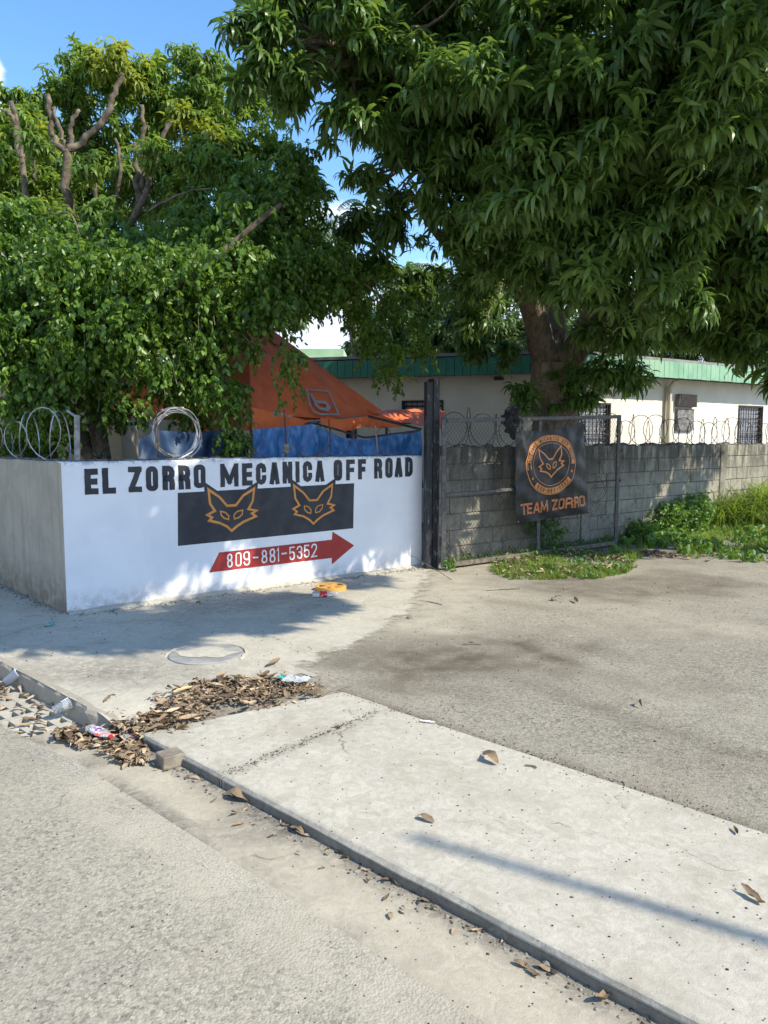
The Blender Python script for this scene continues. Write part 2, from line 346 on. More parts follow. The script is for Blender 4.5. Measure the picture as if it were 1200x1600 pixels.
# concrete apron in front of the painted wall (left) and the asphalt driveway (right)
XB = lambda y: np.interp(y, [5.0, 5.35, 6, 7.16, 9.3, 12], [-.55, -.70, -.25, .20, .50, .6])
def ap_keep(a, b, x, y): return (b > -.0) & (((b <= 1.34) & (a > 1.0+.05*np.sin(b*9))) | ((b > 1.30) & (x < XB(y)+.75)))
def ap_z(a, b, x, y): return .004+.010*(fbm(x, y, 1.5, 5)-.5)+.004*(fbm(x, y, 8, 6)-.5)-.03*sst(1.35-a, .1, .35)*sst(1.0-b, 0, .6)-.006*sst(x-XB(y), -.6, .3)
def ap_stain(a, b, x, y):
    s = .45*sst(fbm(x, y, .9, 12), .5, .75)
    s = s+.25*np.exp(-((x+1.6)**2/.3+(y-5.1)**2/.06))
    return np.clip(s, 0, 1)
M_APR = mat_concrete('apron_concrete', (.53, .495, .405), (.41, .38, .31), (.34, .305, .24))
_n = M_APR.node_tree; _b = _n.nodes['Principled BSDF']; _a = _n.nodes.new('ShaderNodeAttribute'); _a.attribute_name = 'fade'; _ge = _n.nodes.new('ShaderNodeNewGeometry')
_q = _n.nodes.new('ShaderNodeTexNoise'); _q.inputs['Scale'].default_value = 4.5; _q.inputs['Detail'].default_value = 9; _q.inputs['Roughness'].default_value = .68; _n.links.new(_ge.outputs['Position'], _q.inputs['Vector'])
_s = _n.nodes.new('ShaderNodeMath'); _s.operation = 'SUBTRACT'; _n.links.new(_q.outputs[0], _s.inputs[0]); _n.links.new(_a.outputs['Fac'], _s.inputs[1])
_r = _n.nodes.new('ShaderNodeMapRange'); _r.inputs['From Min'].default_value = -.12; _r.inputs['From Max'].default_value = .10; _n.links.new(_s.outputs[0], _r.inputs['Value']); _n.links.new(_r.outputs[0], _b.inputs['Alpha'])
tag(sheet('apron', fine(-4, 9, .06), np.concatenate([np.arange(0, 9, .06), [10, 12, 16]]), ap_z, ap_keep, M_APR, {'stain': ap_stain, 'fade': lambda a, b, x, y: np.where((b < 1.36) & (a > .9), 0, sst(x-XB(y), -.45, .62))}), kind='structure')
def dr_dust(a, b, x, y):
    d = 1.0-sst(x-XB(y), .0, 1.25)*.72
    d = np.where(y < 6.2, d*(.25+.75*sst(y, 5.4, 6.6)), d)
    tr = .8*np.exp(-((b-2.75-.15*np.sin(a))/.35)**2)*.45+np.exp(-((b-4.6+.12*a)/.5)**2)*.55
    d = d+tr*fbm(x, y, 1.2, 3)+.5*fbm(x, y, .7, 5)+.35*np.exp(-((b-1.3)/.22)**2)*fbm(x, y, 2, 2)
    d = d+.45*sst(x, 4, 9)
    return np.clip(d-.1, 0, 1)
def dr_stain(a, b, x, y):
    s = .85*sst(fbm(x, y, .75, 21), .48, .66)+.35*sst(fbm(x, y, 2.6, 22), .58, .75)
    s = s*(1-.6*dr_dust(a, b, x, y))
    for c0_, k_, w_ in ((2.3, .10, .10), (2.9, .10, .10), (4.3, -.16, .13), (5.1, -.16, .13)): s = s+.38*np.exp(-((b-c0_-k_*a-.12*np.sin(a*1.3))/w_)**2)*sst(fbm(x*.6, y*.6, 2.0, 31), .38, .62)
    s = s+.5*np.exp(-((b-1.27)/.05)**2)*(a < 1.1)
    return np.clip(s, 0, 1)
tag(sheet('driveway', fine(-9, 3, .07), np.concatenate([np.arange(1.12, 9, .07), [9.5, 11, 14, 18, 24]]),
          lambda a, b, x, y: -.010+.012*(fbm(x, y, 1.1, 6)-.5)-.012*(x < XB(y)-.15), lambda a, b, x, y: (b > 1.12) & (a < 3+3*sst(b, 3, 6)) & (y < 9.6+.79*(x-.5)+1.0), M_DRIVE, {'dust': dr_dust, 'stain': dr_stain}), kind='structure')
tag(sheet('ground', fine(-9, 6, .5, 90), np.concatenate([np.arange(1.3, 12, .5), [14, 20, 40, 90]]), lambda a, b, x, y: -.035+0*x, lambda a, b, x, y: b > 1.3, M_EARTH), kind='structure')
# channel floor between slab and apron, kerb of the apron
tag(sheet('channel', np.arange(.55, 1.3, .05), np.arange(-.02, 1.4, .05), lambda a, b, x, y: -.075+.07*sst(b, .05, 1.1)+0*x, lambda a, b, x, y: b > -.05, M_GUT, {'stain': lambda a, b, x, y: .6+0*x}), kind='structure')
kf = MB(); path = [(60, 0), (20, 0)]+[(a, 0) for a in np.arange(9, 1.5, -.07)]+[(1.42, -.01), (1.34, -.022), (1.27, -.02), (1.2, 0), (1.14, .02), (1.08, .035), (1.03, .09), (1.0, .15), (.98, .24), (.985, .34), (1.0, .46), (1.02, .6), (1.03, .8), (1.02, 1.0)]
pr = []
for i, (a, b) in enumerate(path):
    q = path[min(i+1, len(path)-1)]; p_ = path[max(i-1, 0)]; t = np.array([q[0]-p_[0], q[1]-p_[1]]); t = t/np.linalg.norm(t); nn = np.array([t[1], -t[0]])*-1
    if nn[1] > .3 and False: nn = -nn
    rows = []
    jt = random.uniform(-.012, .012); fall = -.03*float(sst(1.35-a, .1, .35)*sst(1.0-b, 0, .6))
    for (off, z) in ((-.05, .006+fall), (-.012+jt, .006+fall), (.004+jt, -.012+fall+random.uniform(-.008, .004)), (.012+jt*.4, -.06), (.016+jt*.3, -.10), (.02, -.17)):
        rows.append(AB(a-nn[0]*off*-1, b+nn[1]*off, z))
    pr.append(rows)
V = [p for r in pr for p in r]; m = 6; kf.add(V, [(i*m+k, i*m+k+1, (i+1)*m+k+1, (i+1)*m+k) for i in range(len(pr)-1) for k in range(m-1)])
M_KERB = mat_concrete('apron_kerb', (.40, .36, .29), (.33, .30, .24), (.25, .21, .16), 2)
tag(kf.build('kerb', M_KERB), kind='structure')
# ---------------------------------------------------------------- faint worn road lines
mk = NM('worn_road_paint', .8); co = mk.coord('Pos'); mk.col((.66, .63, .55))
al = mk.math('MULTIPLY', mk.mr(mk.noise(co, 85, 7, .8), .46, .64, 0, .8), mk.mr(mk.noise(co, 9, 3), .3, .6, .35, 1)); mk.l(mk.math('MULTIPLY', al, mk.attr('edge')), mk.b.inputs['Alpha'])
def worn_line(p, q, w, k):
    p, q = Vector(p), Vector(q); d = (q-p); n = Vector((-d.y, d.x, 0)).normalized(); V = []; E_ = []
    N_ = 24
    for i in range(N_+1):
        c = p+d*(i/N_); a, b = toab(c); z = float(road_z(a, b, c.x, c.y))+.004
        for s_, e in ((-1.3, 0), (-.7, 1), (0, 1), (.7, 1), (1.3, 0)): V.append((c.x+n.x*w*s_, c.y+n.y*w*s_, z)); E_.append(e*k*min(1, i/3, (N_-i)/5))
    Q = [(i*5+j, (i+1)*5+j, (i+1)*5+j+1, i*5+j+1) for i in range(N_) for j in range(4)]
    me = quad_mesh('road_line', V, Q, mk.m, None, {'edge': E_}); o = obj_of(me, 'road_line'); return tag(o, kind='structure')
worn_line(P(28, 1155, -.08), P(165, 1240, -.07), .045, 1.0); worn_line(P(235, 1285, -.06), P(420, 1425, -.05), .04, .55)
# ---------------------------------------------------------------- glyph strokes
def rr(x0, y0, x1, y1, rx, ry, n=4):
    o = []
    for cx, cy, a0 in ((x1-rx, y1-ry, 0), (x0+rx, y1-ry, 90), (x0+rx, y0+ry, 180), (x1-rx, y0+ry, 270)):
        for k in range(n+1): a = math.radians(a0+90*k/n); o.append((cx+rx*math.cos(a), cy+ry*math.sin(a)))
    return o
GL = {
 'E': [[(1, 1), (0, 1), (0, 0), (1, 0)], [(.08, .5), (.9, .5)]], 'L': [[(0, 1), (0, 0), (1, 0)]], 'Z': [[(0, 1), (1, 1)], [(.97, .96), (.03, .04)], [(0, 0), (1, 0)]],
 'O': ['c', rr(0, 0, 1, 1, .42, .13)], '0': ['c', rr(0, 0, 1, 1, .42, .14)], 'R': [[(0, 0), (0, 1), (.55, 1), (.85, .95), (1, .82), (1, .66), (.85, .52), (.55, .47), (.1, .47)], [(.6, .47), (.95, .34), (1, .2), (1, 0)]],
 'M': [[(0, 0), (0, 1)], [(.04, .97), (.5, .16)], [(.96, .97), (.5, .16)], [(1, 0), (1, 1)]], 'C': [[(1, .73), (1, .82), (.86, .94), (.5, 1), (.14, .94), (0, .82), (0, .18), (.14, .06), (.5, 0), (.86, .06), (1, .18), (1, .27)]],
 'A': [[(0, 0), (.42, 1), (.58, 1), (1, 0)], [(.2, .26), (.8, .26)]], 'N': [[(0, 0), (0, 1)], [(.04, .96), (.96, .04)], [(1, 0), (1, 1)]], 'I': [[(.5, 0), (.5, 1)]],
 'F': [[(1, 1), (0, 1), (0, 0)], [(.08, .5), (.85, .5)]], 'D': ['c', [(0, 0), (0, 1), (.55, 1), (.88, .93), (1, .8), (1, .2), (.88, .07), (.55, 0)]], 'T': [[(0, 1), (1, 1)], [(.5, .92), (.5, 0)]],
 'P': [[(0, 0), (0, 1), (.55, 1), (.9, .93), (1, .8), (1, .66), (.9, .53), (.55, .47), (.1, .47)]],
 '8': ['c', rr(.06, .52, .94, 1, .42, .2), 'c', rr(0, 0, 1, .5, .48, .2)], '9': ['c', rr(0, .42, 1, 1, .48, .22), [(1, .68), (1, .2), (.85, .05), (.5, 0), (.15, .05), (0, .2)]],
 '1': [[(.1, .84), (.6, 1), (.6, 0)]], '5': [[(.95, 1), (.05, 1), (.0, .53), (.2, .6), (.6, .62), (.9, .55), (1, .42), (1, .2), (.85, .05), (.5, 0), (.15, .05), (0, .2)]],
 '3': [[(0, .8), (.12, .95), (.5, 1), (.86, .95), (1, .8), (1, .68), (.85, .56), (.4, .53)], [(.6, .52), (.88, .45), (1, .32), (1, .2), (.86, .05), (.5, 0), (.14, .05), (0, .2)]],
 '2': [[(0, .78), (.12, .95), (.5, 1), (.86, .95), (1, .8), (1, .62), (0, 0), (1, 0)]], '-': [[(0, .5), (1, .5)]]}
def stroke(pts, t, closed=False, sub=None, cap=True):
    """thick polyline in 2D -> (verts2d, quads)"""
    p = [np.array(q, float) for q in pts]
    p = [q for i, q in enumerate(p) if i == 0 or np.linalg.norm(q-p[i-1]) > 1e-4]
    if closed and np.linalg.norm(p[0]-p[-1]) < 1e-4: p = p[:-1]
    if not closed and cap:
        d0 = p[0]-p[1]; d1 = p[-1]-p[-2]; p[0] = p[0]+d0/np.linalg.norm(d0)*t/2*cap; p[-1] = p[-1]+d1/np.linalg.norm(d1)*t/2*cap
    n = len(p); L = []; R = []
    for i in range(n):
        a = p[i]-p[i-1] if (closed or i > 0) else None; b = p[(i+1) % n]-p[i] if (closed or i < n-1) else None
        if a is None: a = b
        if b is None: b = a
        a = a/(np.linalg.norm(a)+1e-9); b = b/(np.linalg.norm(b)+1e-9); na = np.array([-a[1], a[0]]); nb = np.array([-b[1], b[0]])
        m = na+nb; ml = np.linalg.norm(m); m = m/ml if ml > .2 else na
        k = 1/max(m@na, .42); L.append(p[i]+m*t/2*k); R.append(p[i]-m*t/2*k)
    V = []; Q = []
    rng_ = range(n) if closed else range(n-1)
    for i in rng_:
        j = (i+1) % n; seg = 1 if not sub else max(1, int(np.linalg.norm(p[j]-p[i])/sub)); b0 = len(V)
        for k in range(seg+1): f = k/seg; V += [L[i]*(1-f)+L[j]*f, R[i]*(1-f)+R[j]*f]
        for k in range(seg): Q.append((b0+2*k, b0+2*k+1, b0+2*k+3, b0+2*k+2))
    return V, Q
def glyph(ch, x, y, w, h, t, sub=None):
    """list of (verts2d, quads) strokes for one character in the box"""
    out = []; cl = False
    for s_ in GL[ch]:
        if isinstance(s_, str): cl = True; continue
        pts = [(x+t/2+q[0]*(w-t), y+t/2+q[1]*(h-t)) for q in s_]
        out.append(stroke(pts, t, cl, sub, cap=not cl)); cl = False
    return out
# ---------------------------------------------------------------- painted corner wall
CO = Vector((-2.89, 6.89, 0)); CE = Vector((.47, 9.53, 0)); WU = (CE-CO).normalized(); WN = Vector((WU.y, -WU.x, 0)); WL = (CE-CO).length
LE = Vector((-4.25, 8.38, 0)); LU = (LE-CO).normalized(); LN = Vector((-LU.y, LU.x, 0)); LN = LN if LN.y < 0 else -LN
HW = 1.392
m = NM('white_wall_paint', .62, .35); co = m.coord('Pos'); z = m.sepz(co)[2]
c = m.mix(m.mr(m.noise(co, 2.2, 6, .6), .35, .7), (.87, .87, .87), (.79, .80, .81))
dm = m.math('MULTIPLY', m.mr(z, .26, .0), m.mr(m.noise(co, 14, 7, .7), .36, .62, .15, 1)); c = m.mix(m.math('MULTIPLY', dm, .75), c, (.42, .38, .36))
tp = m.math('MULTIPLY', m.mr(z, 1.33, 1.392), m.mr(m.noise(co, 20, 5, .7), .45, .62)); c = m.mix(m.math('MULTIPLY', tp, .7), c, (.25, .24, .22))
m.col(c); bb = m.bump(m.noise(co, 3.2, 4, .5), .25, .03); m.bump(m.noise(co, 34, 6, .65), .55, .007, bb); M_WHITE = m.m
m = NM('bare_plaster', .9, .2); co = m.coord('Pos'); z = m.sepz(co)[2]
c = m.mix(m.mr(m.noise(co, 2.5, 7, .65, 1), .35, .68), (.43, .40, .33), (.35, .33, .275))
vs = m.noise(m.coord('Pos', (9, 9, .7)), 1.6, 5, .6); c = m.mix(m.mr(vs, .5, .68, 0, .45), c, (.27, .245, .20))
c = m.mix(m.math('MULTIPLY', m.mr(z, .5, .05), m.mr(m.noise(co, 8, 6, .7), .35, .6, .2, .9)), c, (.20, .175, .135)); m.col(c)
bb = m.bump(m.noise(co, 6, 6, .6), .4, .02); m.bump(m.noise(co, 70, 5, .7), .4, .005, bb); M_PLAST = m.m
M_WTOP = simple('wall_top_mortar', (.16, .155, .14), (.09, .09, .08), 12, .95, .8, 40, bd=.01, kind='Pos')
def wall_strip(p, u, n, L, h, th, name, mat, parent, seg=.12, seed=0, rough=.010):
    """face towards n with an uneven top edge, thickness behind"""
    N_ = int(L/seg); mb = MB(); V = []
    for i in range(N_+1):
        s_ = L*i/N_; hh = h+rough*(float(fbm(s_, seed, 5, 3))-.5)*2
        a = p+u*s_; V += [(a.x, a.y, -.15), (a.x, a.y, hh-.012), ((a-n*.014).x, (a-n*.014).y, hh), ((a-n*th).x, (a-n*th).y, hh), ((a-n*th).x, (a-n*th).y, -.15)]
    f = [(i*5+k, (i+1)*5+k, (i+1)*5+k+1, i*5+k+1) for i in range(N_) for k in range(4)]+[(0, 1, 2, 3, 4), (N_*5+4, N_*5+3, N_*5+2, N_*5+1, N_*5)]
    mb.add(V, f); return mb.build(name, mat, parent)
cw = empty('painted_wall', CO, 0, 'low white painted corner wall with black lettering, fox heads and a red arrow', 'wall')
def under(o, par):   # keep world coordinates while parenting under a thing standing at its base
    o.parent = par; o.matrix_parent_inverse = Matrix.Translation(par.location).inverted(); return o
under(wall_strip(CO, WU, WN, WL, HW, .15, 'wall_face', M_WHITE, None, seed=1), cw)
under(wall_strip(CO+WN*.0-LU*0.0+LU*.012, LU, LN, 7.5, HW-.004, .15, 'side_face', M_PLAST, None, seed=3), cw)
# rough cap of mortar along the top
cap = MB()
for (p, u, n, L, hh) in ((CO, WU, WN, WL, HW), (CO, LU, LN, 7.5, HW)):
    s_ = .02
    while s_ < L-.05:
        l = random.uniform(.05, .14); w = random.uniform(.08, .125); q = p+u*(s_+l/2)-n*(.02+w/2)
        cap.box((q.x, q.y, hh+.003), (l, w, random.uniform(.008, .028)), Matrix.Rotation(math.atan2(u.y, u.x)+random.uniform(-.1, .1), 3, 'Z')); s_ += l+random.uniform(0, .06)
under(tag(cap.build('mortar_cap', M_WTOP, bevel=.004), kind='stuff'), cw)
# lettering, emblem panel and arrow: each laid on the wall a few millimetres apart
M_BLK = simple('black_paint', (.028, .031, .038), (.045, .05, .058), 5, .45, .25, 40, kind='Pos')
M_ORG = simple('orange_paint', (.70, .30, .075), (.60, .25, .06), 9, .5, .2, 40, kind='Pos')
M_RED = simple('red_paint', (.42, .045, .035), (.34, .04, .035), 7, .55, .25, 40, kind='Pos')
M_LWH = simple('white_lettering', (.80, .80, .80), (.68, .68, .70), 9, .5, .2, 40, kind='Pos')
def W2(px, py): p = PL(px, py, CO, WN); return ((p-CO).dot(WU), p.z)
def onwall(v, off): q = CO+WU*v[0]+WN*off; return (q.x, q.y, v[1])
def hand(v): return (v[0]+.0013*math.sin(v[1]*51+v[0]*23)+.0005*math.sin(v[1]*190+v[0]*11), v[1]+.0013*math.sin(v[0]*47+v[1]*19)+.0005*math.sin(v[0]*170))
def wall_flat(strokes, off, name, mat, step=.0004):
    mb = MB()
    for k, (V, Q) in enumerate(strokes): mb.add([onwall(hand(v), off+k*step) for v in V], [tuple(reversed(q)) for q in Q])
    return under(mb.build(name, mat), cw)
def zo5(x0, x1, y0, y1): return (x0/3, x1/3, 680+y0/3, 680+y1/3)
def zo6(x0, x1, y0, y1): return (300+x0/3, 300+x1/3, 680+y0/3, 680+y1/3)
letters = [('E', zo5(398, 462, 157, 278)), ('L', zo5(481, 544, 153, 274)), ('Z', zo5(603, 666, 147, 267)), ('O', zo5(685, 742, 146, 262)), ('R', zo5(762, 820, 143, 257)), ('R', zo5(837, 893, 140, 254)), ('O', zo5(909, 964, 137, 248)),
 ('M', zo6(133, 218, 133, 242)), ('E', zo6(235, 284, 131, 236)), ('C', zo6(300, 348, 130, 232)), ('A', zo6(364, 410, 127, 230)), ('N', zo6(425, 470, 124, 226)), ('I', zo6(484, 505, 123, 222)), ('C', zo6(520, 563, 121, 219)), ('A', zo6(578, 620, 119, 218)),
 ('O', zo6(664, 704, 115, 213)), ('F', zo6(722, 763, 114, 211)), ('F', zo6(778, 815, 112, 207)), ('R', zo6(853, 891, 109, 203)), ('O', zo6(905, 940, 106, 200)), ('A', zo6(950, 986, 105, 197)), ('D', zo6(998, 1034, 103, 194))]
digits = [('8', (163, 190, 555, 620)), ('0', (203, 232, 549, 614)), ('9', (240, 271, 543, 611)), ('-', (285, 310, 565, 581)), ('8', (325, 352, 537, 600)), ('8', (362, 390, 531, 597)), ('1', (396, 411, 525, 592)), ('-', (418, 443, 546, 562)), ('5', (455, 481, 522, 585)), ('3', (490, 516, 517, 580)), ('5', (524, 550, 513, 574)), ('2', (558, 585, 508, 571))]
def letter(ch, box, th, name, mat, off):
    x0, x1, y0, y1 = box; xm = (x0+x1)/2; s0, _ = W2(x0, y1); s1, _ = W2(x1, y1); _, zt = W2(xm, y0); _, zb = W2(xm, y1)
    t = th
    if ch == '-': return wall_flat([([(s0, zb+.01), (s1, zb+.01), (s1, zt-.01), (s0, zt-.01)], [(3, 2, 1, 0)])], off, name, mat)
    wall_flat(glyph(ch, s0, zb, s1-s0, zt-zb, t*random.uniform(.95, 1.05), .03), off, name, mat)
for ch, b in letters: letter(ch, b, .054 if ch != 'M' else .05, 'letter', M_BLK, .003)
pan = [W2(277.7, 770.3), W2(277.7, 853), W2(551.7, 825.3), W2(553.3, 755)]
wall_flat([(pan, [(0, 1, 2, 3)])], .0015, 'black_panel', M_BLK)
fox = [(76, 254), (84, 320), (106, 354), (72, 373), (93, 386), (80, 400), (130, 411), (163, 428), (185, 448), (207, 428), (240, 405), (298, 380), (280, 366), (301, 353), (264, 346), (284, 308), (290, 250), (240, 282), (205, 328), (163, 330), (128, 290)]
eyeL = [(133, 357), (156, 362), (171, 378), (170, 395), (149, 389), (135, 375)]; eyeR = [(236, 351), (210, 357), (196, 373), (197, 392), (219, 386), (234, 370)]
def fmap(q, k):
    x, y = q
    if k: x = 465+(x-62)*.838; y = 229+(y-247)*.925
    return W2(300+x/3, 680+y/3)
for k in (0, 1):
    fp = [fmap(q, k) for q in fox]
    wall_flat([stroke(fp, .085, True)], .0025, 'fox_surround', M_BLK)  # black painted surround behind the orange fox head
    th = .026 if k == 0 else .022
    wall_flat([stroke(fp, th, True), stroke([fmap(q, k) for q in eyeL], th*.55, True), stroke([fmap(q, k) for q in eyeR], th*.55, True)], .006, 'fox_head', M_ORG)
arrow = [(127, 549), (655, 490), (658, 452), (760, 517), (655, 606), (655, 575), (80, 644)]; ap = [W2(300+x/3, 680+y/3) for x, y in arrow]
wall_flat([(ap, [(0, 6, 5, 1), (2, 1, 5, 4), (2, 4, 3)])], .002, 'red_arrow', M_RED)
for ch, b in digits: letter(ch, zo6(*b), .017, 'digit', M_LWH, .006)
# mortar and rubble skirt along the wall foot
def stone_mesh(seed, fl=.6):
    bm = bmesh.new(); bmesh.ops.create_icosphere(bm, subdivisions=1, radius=1); r_ = random.Random(seed)
    for v in bm.verts: v.co *= r_.uniform(.7, 1.15); v.co.z *= fl
    bmesh.ops.triangulate(bm, faces=bm.faces[:]); V = np.array([v.co[:] for v in bm.verts]); Q = np.array([[v.index for v in f.verts] for f in bm.faces]); bm.free(); return V, Q, np.zeros(len(V))
STN = [stone_mesh(i) for i in range(4)]
m = NM('rubble', .95, .2); r = m.attr('rnd'); m.col(m.mix(r, (.20, .185, .155), (.50, .47, .40))); m.bump(m.noise(m.coord('Pos'), 120, 3), .4, .003); M_RUB = m.m
pos = []; sz = []
for i in range(1500):
    u = rng.random()
    if i % 4: s_ = rng.random()*WL; b = abs(rng.normal(0, .09)); q = CO+WU*s_+WN*b
    else: s_ = rng.random()*2.2; b = abs(rng.normal(0, .05)); q = CO+LU*s_+LN*b
    pos.append((q.x, q.y, .004)); sz.append(rng.uniform(.004, .018)*(1.7 if rng.random() < .05 else 1))
Mx = mats_at(np.array(pos), rng.random(len(pos))*.6, 1, 1); Mx[:, :3, :3] *= np.array(sz)[:, None, None]
tag(obj_of(scatter(STN, Mx, 'wall_foot_rubble', M_RUB), 'wall_foot_rubble'), 'crumbled mortar and small stones along the foot of the white wall', 'rubble', kind='stuff')
sk = MB(); V = []; N_ = 60
for i in range(N_+1):
    q = CO+WU*(WL*i/N_); w = .05+.10*float(fbm(i*.3, 1, 1, 2)); h_ = .018+.03*float(fbm(i*.4, 4, 1, 2))
    V += [(q.x, q.y, h_), ((q+WN*w*.4).x, (q+WN*w*.4).y, h_*.6), ((q+WN*w).x, (q+WN*w).y, -.004)]
sk.add(V, [(i*3+k, i*3+k+1, (i+1)*3+k+1, (i+1)*3+k) for i in range(N_) for k in range(2)]); tag(sk.build('mortar_skirt', M_CONC, smooth=True), kind='structure')

# ---------------------------------------------------------------- block wall
def coilpts(p0, u, L, r, pitch, n=18, seed=0, zc=None):
    r_ = random.Random(seed); N_ = int(L/pitch*n); out = []; rr_ = r; tz = 0
    side_ = Vector((-u.y, u.x, 0))
    for i in range(N_+1):
        t = i/n; w = 2*math.pi*t
        if i % n == 0: rr_ = r*r_.uniform(.82, 1.12)
        k = rr_; s_ = t*pitch+.16*math.sin(w)*.6*r_.uniform(.97, 1.03)
        sg = 1 if (i//n) % 2 else -1; s_ = t*pitch+k*math.sin(w)*.80; out.append(p0+u*s_+side_*(k*math.sin(w)*.50*sg)+Vector((0, 0, k*(1-math.cos(w)))))
    return out
M_RUST = simple('rusty_wire', (.05, .035, .028), (.10, .06, .04), 30, .7, .2, 100, kind='Pos')
M_GALV = simple('galvanised_wire', (.42, .43, .44), (.26, .265, .27), 14, .45, .1, 60, .5, .6, kind='Pos')
def wire(name, pts, r, mat, label, cat='razor wire', group=None, barb=.012, every=4, parent=None):
    mb = MB(); mb.tube(pts, r, 3); r_ = random.Random(len(pts))
    for i in range(2, len(pts)-2, every):
        t = (Vector(pts[i+1])-Vector(pts[i])).normalized(); n1 = t.orthogonal(); n1.rotate(Matrix.Rotation(r_.random()*6, 3, t)); c = Vector(pts[i])
        mb.add([c+t*.016+n1*barb, c+n1*.003, c-t*.004, c-n1*.003], [(0, 1, 2, 3)]); mb.add([c-t*.016-n1*barb, c+n1*.003, c-t*.004, c-n1*.003], [(0, 1, 2, 3)])
        mb.add([c+t*.012-n1*barb, c+t*.003, c-t*.003, c-t*.012+n1*barb], [(0, 1, 2, 3)])
    o = mb.build(name, mat, parent); return tag(o, label, cat, group)
W0 = Vector((.76, 9.80, 0))-WN*.0; BH = .2155; NB = 7
W0 = CE+WU*.30-WN*.02
bw = empty('block_wall', W0, 0, 'weathered grey concrete block wall stained dark along its broken top', 'wall')
m = NM('concrete_block', .93, .2); co = m.coord('Pos'); oi = m.n('ShaderNodeObjectInfo').outputs['Random']; z = m.sepz(co)[2]
c = m.mix(m.mr(m.noise(co, 9, 7, .7), .32, .68), (.37, .34, .27), (.215, .20, .155)); c = m.mix(m.math('MULTIPLY', oi, .45), c, (.40, .375, .30))
vs = m.noise(m.coord('Pos', (5, 5, 1.1)), 1.3, 6, .65)
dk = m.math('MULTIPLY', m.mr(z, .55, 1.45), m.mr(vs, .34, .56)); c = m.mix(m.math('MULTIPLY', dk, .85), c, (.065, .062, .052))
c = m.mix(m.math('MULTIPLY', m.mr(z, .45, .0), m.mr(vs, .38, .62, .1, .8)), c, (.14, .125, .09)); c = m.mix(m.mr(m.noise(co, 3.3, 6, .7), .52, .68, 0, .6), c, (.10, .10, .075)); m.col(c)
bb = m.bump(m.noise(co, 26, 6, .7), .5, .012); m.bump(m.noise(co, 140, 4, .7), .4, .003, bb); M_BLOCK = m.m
M_MORT = simple('wall_mortar', (.10, .097, .083), (.15, .145, .12), 7, .95, .6, 50, bd=.008, kind='Pos')
ANG = math.atan2(WU.y, WU.x)
def block_mesh(w, h, seed):
    r_ = random.Random(seed); bm = bmesh.new(); bmesh.ops.create_cube(bm, size=1)
    for v in bm.verts: v.co.x *= w; v.co.y *= .15; v.co.z *= h; v.co += Vector((r_.uniform(-.003, .003), r_.uniform(-.002, .002), r_.uniform(-.003, .003)))
    bmesh.ops.bevel(bm, geom=[e for e in bm.edges if all(v.co.y < 0 for v in e.verts)], offset=.007, segments=1, affect='EDGES')
    me = bpy.data.meshes.new('block'); bm.to_mesh(me); bm.free(); me.materials.append(M_BLOCK); return me
BM_ = {}
def blk(s0, s1, k):
    w = round(s1-s0-.010, 3); key = (w, random.randrange(3))
    if key not in BM_: BM_[key] = block_mesh(w, BH-.010, hash(key) % 999)
    c = W0+WU*((s0+s1)/2)+Vector((0, 0, BH*(k+.5)-.02)); c -= WN*(.075+random.uniform(-.003, .004))
    o = bpy.data.objects.new('block', BM_[key]); C.objects.link(o)
    o.location = c; o.rotation_euler = (0, random.uniform(-.004, .004), ANG+random.uniform(-.004, .004)); under(o, bw)
PILL = [3.00, 7.0, 11.0]; WLEN = 14.2
segs = []; a = 0
for p_ in PILL: segs.append((a, p_-.11)); a = p_+.11
segs.append((a, WLEN))
for (s0, s1) in segs:
    for k in range(NB):
        a = s0; first = True
        while a < s1-.04:
            w = .40 if not (first and k % 2) else .20; first = False
            e = min(a+w, s1)
            if s1-e < .07: e = s1
            blk(a, e, k); a = e
    q0 = W0+WU*(s0+.002)-WN*.078; q1 = W0+WU*(s1-.002)-WN*.078
    mb = MB(); mb.beam(q0+Vector((0, 0, BH*NB/2-.03)), q1+Vector((0, 0, BH*NB/2-.03)), .134, BH*NB-.02); under(mb.build('mortar_core', M_MORT), bw)
for p_ in PILL:
    c = W0+WU*p_-WN*.078; mb = MB(); mb.box((c.x, c.y, BH*NB/2-.02), (.205, .185, BH*NB+.01), Matrix.Rotation(ANG, 3, 'Z')); under(mb.build('pillar', M_BLOCK, bevel=.01), bw)
lm = []
for i in range(3):
    V, Q, _ = stone_mesh(50+i, .5); me = bpy.data.meshes.new('mortar_lump'); me.from_pydata([tuple(v) for v in V], [], [tuple(int(k) for k in q) for q in Q]); me.materials.append(M_WTOP); lm.append(me)
s_ = .1
while s_ < WLEN:
    r_ = random.uniform(.05, .13); c = W0+WU*s_-WN*(.075+random.uniform(-.02, .02)); o = bpy.data.objects.new('mortar_lump', random.choice(lm)); C.objects.link(o)
    o.location = (c.x, c.y, BH*NB-.02); o.scale = (r_*1.3, .07, r_*random.uniform(.5, 1.0)); o.rotation_euler = (0, 0, ANG+random.uniform(-.2, .2)); under(o, bw); s_ += random.uniform(.16, .42)
top = BH*NB
wire('razor_wire', coilpts(W0+WU*2.7-WN*.075+Vector((0, 0, top-.03)), WU, 10.5, .235, .21, 18, 4), .0062, M_RUST, 'dark rusty barbed coil running along the block wall right of the gate', every=3, barb=.022)
wire('razor_wire', coilpts(W0+WU*.2-WN*.075+Vector((0, 0, top-.03)), WU, 2.2, .24, .26, 18, 9), .0055, M_RUST, 'thin rusty barbed coil on the block wall seen through the chain link gate', every=4, barb=.018)
